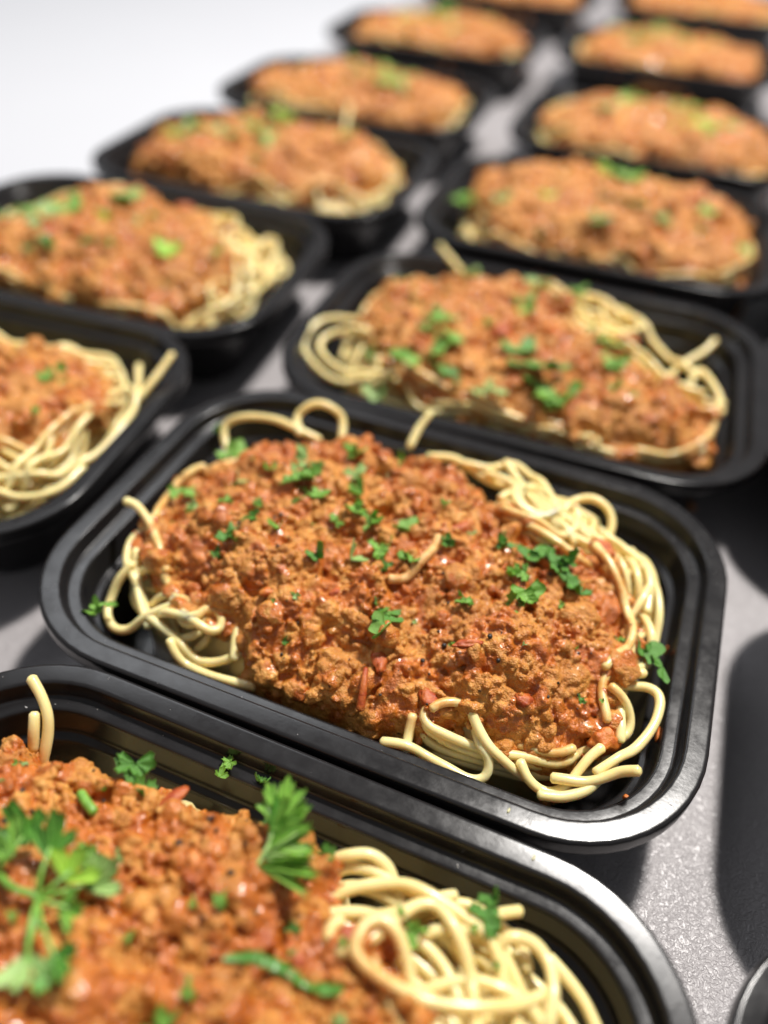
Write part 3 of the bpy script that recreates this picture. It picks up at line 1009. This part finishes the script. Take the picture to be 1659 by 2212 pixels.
# the farthest containers: two more heaps, repeated with turns
WHERE['V1'] = WHERE['K']; WHERE['V2'] = WHERE['H']
TRAYS['V1'] = TRAYS['K']; TRAYS['V2'] = TRAYS['H']
ov1 = super_outline(93, 59, 16, 3, 3, 2)
ov2 = super_outline(92, 58, 16, 8, -3, 2)
FOOD['K'] = build_food('V1', ov1, [], 12.5, 7, 1.2, 20, 91, [(-76, -32, 22)], .7)
WHERE['V3'] = WHERE['I']; TRAYS['V3'] = TRAYS['I']
ov3 = super_outline(91, 58, 18, 21, -2, 2)
FOOD['I'] = build_food('V3', ov3, [], 11, 6, 1.2, 16, 93, [(70, -32, 22), (-84, 0, 18)], .7)
FOOD['H'] = build_food('V2', ov2, [], 12, 7, 1.2, 20, 92, [(76, -32, 24), (-80, 10, 20)], .7)
for key, src, turn in (('L', 'H', 180), ('M', 'K', 180), ('X', 'I', 180), ('P', 'H', 0), ('O', 'K', 180)):
    f = FOOD[src]
    s = copy_tree(f['sauce']); n = copy_tree(f['spag'])
    for o, base, cat in ((s, 'orange brown ground meat sauce ', 'meat sauce'), (n, 'cream coloured cooked spaghetti ', 'spaghetti')):
        place(o, key, RIM)
        o.rotation_euler[2] += math.radians(turn)
        o['label'] = base + WHERE[key]
        o['category'] = cat
    FOOD[key] = dict(sauce=s, spag=n, H=f['H'][::-1, ::-1] if turn else f['H'], key=key)


# ------------------------------------------------------------------ parsley
def leaf_mesh(R, seed, spread=1.9, lobes=3, teeth=3, cup=.25, ripple=.13, fold=0.0, nth=44, nr=7, thick=.16, depth=.24, core=.22):
    rng = np.random.default_rng(seed)
    th = np.linspace(-spread, spread, nth)
    centres = np.linspace(-spread * .72, spread * .72, lobes) + rng.uniform(-.08, .08, lobes)
    w = spread * .72 / max(1, lobes - 1) * 1.05 if lobes > 1 else spread
    amp = rng.uniform(.8, 1.08, lobes)
    amp[lobes // 2] *= 1.12
    lob = np.max([a * np.sqrt(np.clip(1 - ((th - c) / w) ** 2, 0, 1)) for a, c in zip(amp, centres)], axis=0)
    ph = rng.uniform(0, 1)
    saw = np.abs(((th / w * teeth / 2 + ph) % 1) - .5) * 2
    rad = R * (core + (1 - core) * lob) * (1 - depth * (1 - saw))
    V, F = [], []
    for side in (1, -1):
        for i in range(nr):
            t = (i + .35) / (nr - 1 + .35)
            r = rad * t
            x = r * np.cos(th)
            y = r * np.sin(th)
            z = cup * (r ** 2) / R + ripple * R * t * np.sin(th / w * math.pi * teeth / 1.0 + ph * 6) * .45 + ripple * R * t * np.sin(th / w * 2.2 + ph * 9)
            if fold:
                z = z + fold * np.abs(y)
                y = y * (1 - .35 * min(1, abs(fold)))
            V.append(np.c_[x, y, z + side * thick / 2])
    V = np.vstack(V)
    for s in (0, 1):
        o = s * nr * nth
        for i in range(nr - 1):
            for j in range(nth - 1):
                q = (o + i * nth + j, o + i * nth + j + 1, o + (i + 1) * nth + j + 1, o + (i + 1) * nth + j)
                F.append(q if s else q[::-1])
    o = nr * nth
    for j in range(nth - 1):
        a = (nr - 1) * nth + j
        F.append((a, a + 1, a + 1 + o, a + o))
        F.append((j + 1, j, j + o, j + 1 + o))
    for j in (0, nth - 1):
        for i in range(nr - 1):
            a, b = i * nth + j, (i + 1) * nth + j
            F.append((a, b, b + o, a + o) if j == 0 else (b, a, a + o, b + o))
    return V, F


def bent(V, rng, k):
    """bend and twist a leaf."""
    a = V[:, 0] * k
    z = V[:, 2] * np.cos(a) + 0
    x = np.where(abs(k) > 1e-4, np.sin(a) / (k + 1e-9), V[:, 0])
    zz = (1 - np.cos(a)) / (k + 1e-9)
    return np.c_[x, V[:, 1], z + zz]


FLECK = []
for i in range(9):
    rng = np.random.default_rng(100 + i)
    Vs, Fs, off = [], [], 0
    for q in range(1 if i < 3 else 3):
        V, F = leaf_mesh(.62 if q == 0 else .45, 200 + i * 7 + q, spread=rng.uniform(1.2, 2.3), lobes=int(rng.integers(2, 4)), teeth=3,
                         cup=rng.uniform(-.1, .6), ripple=rng.uniform(.12, .28), fold=rng.uniform(0, .8), nth=30, nr=5, thick=.05)
        V = bent(V, rng, rng.uniform(-1.2, 2.0))
        V[:, 0] -= .3
        R_ = Matrix.Rotation(rng.uniform(0, 6.28), 3, 'Z') @ Matrix.Rotation(rng.uniform(-.5, .5), 3, 'X')
        V = V @ np.array(R_).T + (0 if q == 0 else rng.uniform(-.38, .38, 3) * [1, 1, .3])
        V[:, 2] -= np.percentile(V[:, 2], 12)
        Vs.append(V); Fs += [tuple(a + off for a in f) for f in F]; off += len(V)
    V = np.vstack(Vs)
    V[:, 2] = np.maximum(V[:, 2], -.25)
    FLECK.append((V, Fs))
FLECK_ME = {(i, c): mesh_from('parsley_fleck', V, F, ML[c]) for i, (V, F) in enumerate(FLECK) for c in ML}

TRAYNAME = {'A': 'nearest container', 'C': 'middle container', 'E': 'container behind the middle one', 'D': 'foremost left container',
            'F': 'second left container', 'G': 'third left container', 'J': 'third right container', 'K': 'fourth right container',
            'L': 'fifth right container', 'M': 'last right container', 'H': 'fourth left container', 'I': 'fifth left container', 'X': 'last left container'}
CW = {'b': 'green', 'd': 'dark green', 'l': 'pale green', 'y': 'yellow green'}
prng = random.Random(5)


def to_world(key, x, y, z):
    tx, ty, th = TRAYS[key]
    th = math.radians(th)
    c, s = math.cos(th), math.sin(th)
    x, y, z = x / 1000, y / 1000, z / 1000
    return Vector((tx + x * c - y * s, ty + x * s + y * c, RIM + z))


def surf(key, x, y, rad=1.0):
    H = FOOD[key]['H']
    i = int(round((x - GX0) / GS)); j = int(round((y - GY0) / GS))
    k = max(1, int(rad / GS))
    p = H[max(0, i - k):i + k + 1, max(0, j - k):j + k + 1]
    return float(np.percentile(p, 70))


def fleck(key, x, y, size, c, label=None, z=None, tilt=.35):
    me = FLECK_ME[(prng.randrange(9), c)]
    o = link('parsley_fleck', me)
    zz = surf(key, x, y, size * .3) if z is None else z
    o.location = to_world(key, x, y, zz + .02 * size)
    s = size / 1000 * 1.22
    o.scale = (s, s, s * (.45 if size > 9 else 1))
    o.rotation_euler = (prng.uniform(-tilt, tilt) + .15, prng.uniform(-tilt, tilt), prng.uniform(0, 6.28))
    if label is None:
        sz = 'large' if size >= 7 else ('small' if size >= 4 else 'tiny')
        label = '%s %s chopped parsley piece on the sauce of the %s' % (sz, CW[c], TRAYNAME[key])
    tag(o, label, 'parsley', 'chopped parsley scattered on the %s' % TRAYNAME[key])
    return o


for key, lst in PARSLEY.items():
    for (x, y, s, c) in lst:
        fleck(key, x, y, s * (1.0 if key == 'A' else 1.22 if key == 'C' else 1.75), c)
for key, n in (('C', 30), ('A', 14), ('E', 20), ('F', 8), ('J', 8), ('D', 3)):
    k = 0
    while k < n:
        x, y = prng.uniform(-80, 80), prng.uniform(-52, 44)
        if poly_dist(SAUCE_OUTLINE[key], np.array([[x, y]]))[0] < 4 or (key == 'A' and y < 0):
            continue
        k += 1
        fleck(key, x, y, prng.uniform(1.3, 2.6) if key in 'AC' else prng.uniform(2.5, 6), prng.choice('bbld'))
for key, n in (('K', 22), ('L', 22), ('M', 12), ('G', 14), ('H', 22), ('I', 22), ('X', 8), ('J', 8), ('F', 5)):
    for _ in range(n):
        fleck(key, prng.gauss(-4, 34), prng.uniform(-22, 34), prng.uniform(10, 19), prng.choice('bbly'))

# ------------------------------------------------------------------ large parsley pieces
def aim(o, base, d, n):
    """put a leaf (grows along +x, faces +z) at world point base, growing along d, facing n."""
    d = Vector(d).normalized()
    n = Vector(n)
    n = (n - d * n.dot(d)).normalized()
    y = n.cross(d)
    m = Matrix((d, y, n)).transposed().to_4x4()
    m.translation = base
    o.matrix_world = m


def leaflet(parent, R, seed, c, base, d, n, **kw):
    bend = kw.pop('bend', 0)
    ys = kw.pop('ys', 1)
    V, F = leaf_mesh(R, seed, **kw)
    if bend:
        V = bent(V, None, bend / R)
    V[:, 1] *= ys
    o = link('leaflet', mesh_from('leaflet', V / 1000, F, ML[c]))
    aim(o, Vector(base), d, n)
    if parent is not None:
        mw = o.matrix_world.copy()
        o.parent = parent
        o.matrix_world = mw if parent.location.length == 0 else Matrix.Translation(-parent.location) @ mw
    return o


def stem(parent, pts, r, c='l'):
    P = smooth_path([[v * 1000 for v in p] for p in pts], 1.0)
    V, F = tube(P, r, 8)
    V = V / 1000 - (np.array(parent.location) if parent is not None else 0)
    return link('stem', mesh_from('stem', V, F, ML[c]), parent)


def root(name, key, x, y, z, label, cat='parsley'):
    e = bpy.data.objects.new(name, None)
    COL.objects.link(e)
    e.location = to_world(key, x, y, z)
    tag(e, label, cat)
    return e


# the broad leaf standing on the edge of the sauce in the nearest container
zl = surf('A', 8, 40)
e = root('parsley_leaf', 'A', 4.5, 36.5, zl + 1, 'broad bright green parsley leaf leaning on the right edge of the nearest sauce')
b0 = e.location
kw = dict(depth=.17, core=.40, nth=64, nr=9, thick=.28)
rd = Vector((.30, .88, .16)).normalized()
stem(e, [b0, b0 + rd * .006 + Vector((.0006, 0, 0)), b0 + rd * .014], .55, 'l')
for i, (t, dd, R, spr, lb, c) in enumerate((
        (.013, (.18, .9, .2), 11.5, .80, 3, 'b'), (.012, (-.25, .95, .15), 8, .7, 2, 'b'), (.010, (.80, .66, .15), 12, .75, 3, 'b'),
        (.006, (.95, .42, .08), 15, .62, 3, 'b'), (.0035, (1.0, .22, .0), 16, .5, 3, 'l'), (.001, (1.0, -.02, .0), 17, .42, 3, 'b'),
        (.008, (.6, .85, .25), 11, .6, 2, 'd'))):
    leaflet(e, R * .84, 301 + i, c, b0 + rd * t * .9 + Vector((0, 0, .0004 * (i % 3))), dd, (.15 * (i % 3 - 1), -.5, .85), spread=spr, lobes=lb, teeth=3,
            cup=(.12, -.1, .2)[i % 3], ripple=.10, fold=.22, **kw)

# the sprig at the lower left
zs = surf('A', -35, 12)
e = root('parsley_sprig', 'A', -36, 13, zs + 2, 'large out of focus parsley sprig with several leaflets at the lower left')
J = e.location


def sp(px, py, pz):
    return to_world('A', px, py, pz)


SPR = [  # local x, y, height above the sauce, direction (world), radius, colour
    (-44, 20, 5, (-.35, .8, .25), 10, 'd'), (-37, 19, 7, (.1, 1, .3), 10, 'd'), (-31, 17, 7, (.35, .9, .25), 8.5, 'y'),
    (-27, 18, 6, (.8, .65, .15), 9, 'l'), (-29, 12, 5, (1, .05, .1), 7, 'b'), (-50, 14, 5, (-1, .25, .1), 10, 'b'),
    (-47, 8, 4, (-.8, -.35, .05), 9, 'd'), (-29, 3, 4, (.25, -1, 0), 9, 'l'), (-24, 4, 4, (.8, -.65, 0), 8, 'd'), (-43, 16, 8, (-.7, .75, .2), 9, 'b'),
]
J1, J2 = sp(-46, 13, surf('A', -46, 13) + 4), sp(-34, 12, surf('A', -34, 12) + 4)
for i, (x, y, h, d, R, c) in enumerate(SPR):
    b = sp(x, y, surf('A', x, y) + h * .7)
    leaflet(e, R, 330 + i, c, b, d, (.1 * (i % 3 - 1), -.4, .9), spread=.95 if i % 2 else 1.15, lobes=3, teeth=3, cup=.12, ripple=.10, fold=.12, depth=.13, core=.35, nth=52, nr=8, thick=.3, bend=.5)
    K = J1 if i in (0, 5, 6, 9) else J2
    stem(e, [K, (K + b) / 2 + Vector((0, 0, .0015)), b + Vector(d).normalized() * .003], .5, 'b')
stem(e, [J1, (J1 + J2) / 2 + Vector((.0, -.001, .001)), J2, sp(-30, 5, surf('A', -30, 5) + 3)], .8, 'b')
stem(e, [J1, sp(-52, 4, surf('A', -52, 4) + 3)], .6, 'b')

# the long dark strip, the cut stem, and the pieces on the rims and noodles
z = surf('A', 18, 20)
e = root('parsley_strip', 'A', 7, 18, z + 1.4, 'long narrow dark parsley strip lying across the front of the nearest sauce')
a, b = sp(7, 18, surf('A', 7, 18) + 1.6), sp(32, 24.5, surf('A', 30, 24) + 1.6)
o = None
ns, nw = 46, 6
Vv, Ff = [], []
tt = np.linspace(0, 1, ns)
rg = np.random.default_rng(8)
ax, ay = np.array([7, 18.5]), np.array([33, 24.5])
for side in (1, -1):
    for i, t in enumerate(tt):
        cx = ax + (ay - ax) * t + np.array([0, 1]) * 1.6 * math.sin(t * 5.5)
        zz = surf('A', float(cx[0]), float(cx[1]), 1.5) + 1.0 + .8 * math.sin(t * 7)
        wd = .68 * (.8 + 1.7 * math.sin(min(1, t * 1.35) * math.pi) ** .7 + (1.6 if t > .72 else 0) * math.sin((t - .72) / .28 * math.pi)) * (1 - .28 * abs(((t * 9) % 1) - .5) * 2)
        if t > .985:
            wd *= .3
        for j in range(nw):
            u = j / (nw - 1) * 2 - 1
            Vv.append((cx[0] - .25 * u * wd, cx[1] + u * wd * .9, zz + .12 * abs(u) * wd + .10 * math.sin(t * 14) * u + side * .09))
for s in (0, 1):
    k0 = s * ns * nw
    for i in range(ns - 1):
        for j in range(nw - 1):
            q = (k0 + i * nw + j, k0 + (i + 1) * nw + j, k0 + (i + 1) * nw + j + 1, k0 + i * nw + j + 1)
            Ff.append(q if s == 0 else q[::-1])
k0 = ns * nw
for i in range(ns - 1):
    for j in (0, nw - 1):
        a_, b_ = i * nw + j, (i + 1) * nw + j
        Ff.append((a_, a_ + k0, b_ + k0, b_))
COL.objects.unlink(e); bpy.data.objects.remove(e)
o = link('parsley_strip', mesh_from('parsley_strip', np.array(Vv) / 1000, Ff, ML['d']))
place(o, 'A', RIM)
tag(o, 'long narrow parsley strip lying across the front of the nearest sauce', 'parsley')
z = surf('A', -43, 36) + .9
V, F = tube(smooth_path([[-46, 38.5, z + .3], [-43, 37, z + .5], [-40, 35.8, z + .3]], .8), 1.25, 12)
o = link('cut_herb_stalk', mesh_from('cut_herb_stalk', V / 1000, F, ML['b']))
place(o, 'A', RIM)
tag(o, 'short cut piece of green parsley stem on the sauce, left of the broad leaf', 'parsley')

fleck('A', -23.5, 67.0, 5.2, 'b', 'crumpled bright parsley piece on the black ledge behind the nearest sauce', -4.6, .2)
fleck('A', -11.6, 67.0, 3.4, 'd', 'thin upright parsley sliver on the black ledge of the nearest container', -4.2, .9)
fleck('A', 57, 53, 7.5, 'd', 'folded dark parsley piece beside a noodle end in the nearest container', surf('A', 57, 53) + .5, .2)
for (x, y, s, w) in ((38.3, 42.5, 2.8, 'left'), (41, 41, 4.2, 'middle'), (44, 43, 2.6, 'right'), (61, 43.5, 2.2, 'rightmost'), (54, 48, 1.8, 'upper')):
    fleck('A', x, y, s, 'b', 'tiny parsley shred on the nearest spaghetti, the %s one' % w, None, .3)
fleck('C', -82, -58, 6.5, 'b', 'curled parsley piece on the noodles at the left end of the middle container', -6.0, .4)
fleck('C', -97, 42, 5.0, 'd', 'dark parsley on the back left corner ledge of the middle container', -4.6, .2)

# ------------------------------------------------------------------ tomato, onion and pepper in the sauce
import bmesh
_bm = bmesh.new()
bmesh.ops.create_icosphere(_bm, subdivisions=3, radius=1)
ICV = np.array([v.co[:] for v in _bm.verts])
ICF = [tuple(v.index for v in f.verts) for f in _bm.faces]
_bm.free()


def chunk(key, x, y, size, mat, rot=0.0, seed=0, dz=0.0, label=None):
    V = ICV * np.array(size)[None]
    V = V * (1 + .32 * vnoise(ICV * 2.2 + seed, 1.0, seed)[:, None] + .12 * vnoise(ICV * 9 + seed, 1.0, seed + 1)[:, None])
    c, s = math.cos(rot), math.sin(rot)
    V = np.c_[V[:, 0] * c - V[:, 1] * s, V[:, 0] * s + V[:, 1] * c, V[:, 2]]
    V = V + [x, y, surf(key, x, y, 1.5) + dz - size[2] * .35]
    o = link('tomato_chunk', mesh_from('tomato_chunk', V / 1000, ICF, mat), FOOD[key]['sauce'])
    if label:
        o['label'] = label
    return o


chunk('C', 13, -46, (2.2, 4.4, 1.2), MTOM, .5, 1, .1)
chunk('C', 82, -40, (4.6, 4.0, 3.4), MORG, .2, 2, .3, 'round orange tomato chunk at the front right end')
chunk('C', 66.5, 27, (5.0, 3.2, 2.2), MTOM, -.4, 3, .2)
chunk('C', 31, -51, (4.5, 2.2, 1.5), MTOM, -.6, 4, .2)
chunk('C', 57, -43, (2.8, 2.2, 1.4), MTOM, .3, 5, .1)
chunk('C', 37, -37, (4.6, 1.4, 1.1), MTOM, .5, 6, .2)
chunk('C', -28, -40, (2.2, 1.8, 1.2), MORG, .5, 7, .1)
chunk('C', -84, -30, (3.4, 2.8, 2.4), MORG, .5, 8, .3)
chunk('C', 20, 10, (4.6, 2.0, 1.3), MTOM, .9, 9, -.2)
chunk('C', -8, -32, (2.2, 1.6, 1.1), MTOM, .9, 19, .0)
chunk('A', 29, 34, (2.4, 1.7, .9), MTOM, .5, 10, .1)
chunk('A', -25, 47, (4.5, 1.7, 1.2), MTOM, 1.2, 11, -.1)
chunk('A', 20, 26, (3.0, 1.4, .8), MTOM, -.5, 12, -.3)
chunk('A', -10, 34, (2.8, 1.6, 1.3), MORG, -.9, 13, .1)
chunk('E', -13, -12, (5.5, 5.0, 4.0), MTOM, .2, 14, .8, 'reddish chunk in the centre of the sauce')
chunk('E', 44, 6.8, (4.5, 3.5, 2.5), MTOM, .2, 15, .4)
chunk('E', 10, -3, (7, 3.4, 2.2), MORG, -.6, 16, .3)
chunk('F', 55, 30, (5, 3, 2), MTOM, .2, 17, .2)
chunk('F', 20, 44, (6, 3, 2.5), MTOM, .2, 18, .2)
# a long tomato skin sliver hanging over the front of the middle sauce
zf = surf('C', 10, -54, 1.5)
V, F = tube(smooth_path([[10.5, -50.5, zf + 1.8], [11.5, -54, zf + 1.5], [12.5, -57.5, zf - .6], [13.3, -61.0, zf - 3.4]], .8), 1.0, 10,
            taper=lambda t: .55 + .75 * np.sin(np.clip(t * 1.25 + .3, 0, 3)))
o = link('tomato_skin', mesh_from('tomato_skin', V / 1000, F, MTOM), FOOD['C']['sauce'])
# one sauce stained noodle lying on top of the middle sauce
MST = mat_tomato("stained_noodle", (.55, .25, .06), (.72, .46, .18))
pts = [(14.5, 2), (14.8, -4), (13.5, -11), (10.5, -17), (6, -21)]
V, F = tube(smooth_path([[x, y, surf('C', x, y, 1.5) + .6] for x, y in pts], 1.2), 1.6, 10)
o = link('noodle', mesh_from('noodle', V / 1000, F, MST), FOOD['C']['spag'])
o['label'] = 'sauce stained noodle on top of the meat'
# cracked pepper and dried herb specks
for key, n in (('C', 70), ('A', 80), ('E', 30)):
    Vs, Fs, off = [], [], 0
    rg = np.random.default_rng(ord(key))
    ol = SAUCE_OUTLINE[key]
    bmx = bmesh.new(); bmesh.ops.create_icosphere(bmx, subdivisions=1, radius=1)
    sv = np.array([v.co[:] for v in bmx.verts]); sf = [tuple(v.index for v in f.verts) for f in bmx.faces]; bmx.free()
    while n > 0:
        x, y = rg.uniform(-88, 88), rg.uniform(-58, 50)
        if poly_dist(ol, np.array([[x, y]]))[0] < 3:
            continue
        n -= 1
        r = rg.uniform(.25, .75)
        v = sv * r * rg.uniform(.5, 1.5, 3) * (1 + .25 * rg.uniform(-1, 1, (len(sv), 1))) + [x, y, surf(key, x, y, .5) + .1]
        Vs.append(v); Fs += [tuple(a + off for a in f) for f in sf]; off += len(v)
    o = link('pepper_fleck', mesh_from('pepper_fleck', np.vstack(Vs) / 1000, Fs, MPEP), FOOD[key]['sauce'])
    o['kind'] = 'stuff'
# sauce splashed on the inner wall, and dust on the rims of the two nearest containers
for x, y, z, sx, sy, sz in ((97.5, -28, -8.5, .5, 2.6, 1.6), (99.5, -10, -6.2, .8, 1.4, .35), (96.2, 8, -11, .4, 1.2, 2.4), (92, -52, -9, .9, .9, 1.2), (-97.6, 12, -9, .4, 1.3, 1.8)):
    V = ICV * [sx, sy, sz] * (1 + .25 * vnoise(ICV * 3 + x, 1.0, 5)[:, None]) + [x, y, z]
    link('sauce_splash', mesh_from('sauce_splash', V / 1000, ICF, MORG), FOOD['C']['sauce'])
MDU, _nt, _b = new_mat("pale_dust")
_b.inputs['Base Color'].default_value = (.45, .44, .43, 1)
for key in 'AC':
    Vs, Fs, off = [], [], 0
    rg = np.random.default_rng(55 + ord(key))
    for _ in range(110):
        d_ = rg.choice([rg.uniform(1.5, 6.0), rg.uniform(9.3, 11.4)])
        rr_ = np.array(ring(d_, -.02 if d_ < 7 else -5.42))
        p = rr_[rg.integers(len(rr_))] + [rg.uniform(-.6, .6), rg.uniform(-.6, .6), .03]
        s_ = rg.uniform(.05, .16) * (1 if rg.random() < .9 else 1.8)
        v = sv * [s_ * rg.uniform(.6, 2), s_, s_ * .5] + p
        Vs.append(v); Fs += [tuple(a + off for a in f) for f in sf]; off += len(v)
    o = link('dust_speck', mesh_from('dust_speck', np.vstack(Vs) / 1000, Fs, MDU))
    par = [q for q in bpy.data.objects if q.name.startswith('food_container') and q['label'] == CLABEL[key]][0]
    o.parent = par
    o.location = (0, 0, RIM)
    o['kind'] = 'stuff'
# pale crumbs on the rims
for key, x, y, w in (('A', 63, 74.5, 'the nearest container near its right bend'), ('C', 62, -74, 'the middle container near its front right corner')):
    V = ICV * [.8, .35, .25] * (1 + .2 * vnoise(ICV * 4, 1.0, 3)[:, None])
    V = V + [0, 0, .2]
    o = link('crumb', mesh_from('crumb', V / 1000, ICF, MN))
    o.location = to_world(key, x, y, 0)
    o.rotation_euler = (0, 0, 1.1)
    tag(o, 'tiny pale crumb on the rim of %s' % w, 'crumb')


# ------------------------------------------------------------------ a label of its own for every parsley piece
def relabel():
    from collections import defaultdict
    cells = defaultdict(list)
    inv = {v: k for k, v in TRAYNAME.items()}
    for o in bpy.data.objects:
        if o.name.startswith('parsley_fleck') and str(o.get('label', '')).find(' chopped parsley piece on the sauce') > 0:
            key = inv[o['group'].replace('chopped parsley scattered on the ', '')]
            tx, ty, th = TRAYS[key]
            th = math.radians(th)
            dx, dy = o.location.x - tx, o.location.y - ty
            x = (dx * math.cos(th) + dy * math.sin(th)) * 1000
            y = (-dx * math.sin(th) + dy * math.cos(th)) * 1000
            zx = 'left end' if x < -30 else ('right end' if x > 30 else 'middle')
            zy = 'back' if y > 18 else ('front' if y < -18 else 'centre')
            kind = o['label'].split(' chopped')[0]
            cells[(key, kind, zx, zy)].append(o)
    for (key, kind, zx, zy), lst in cells.items():
        lst.sort(key=lambda o: o.location.x)
        base = '%s parsley, %s %s of %s' % (kind, zy, zx, TRAYNAME[key])
        order = {1: [''], 2: [', the left one', ', the right one'], 3: [', leftmost', ', middle one', ', rightmost']}.get(len(lst))
        for i, o in enumerate(lst):
            s = order[i] if order else ', %s' % ('1st', '2nd', '3rd', '4th', '5th', '6th', '7th', '8th', '9th')[min(i, 8)]
            o['label'] = base + s


relabel()
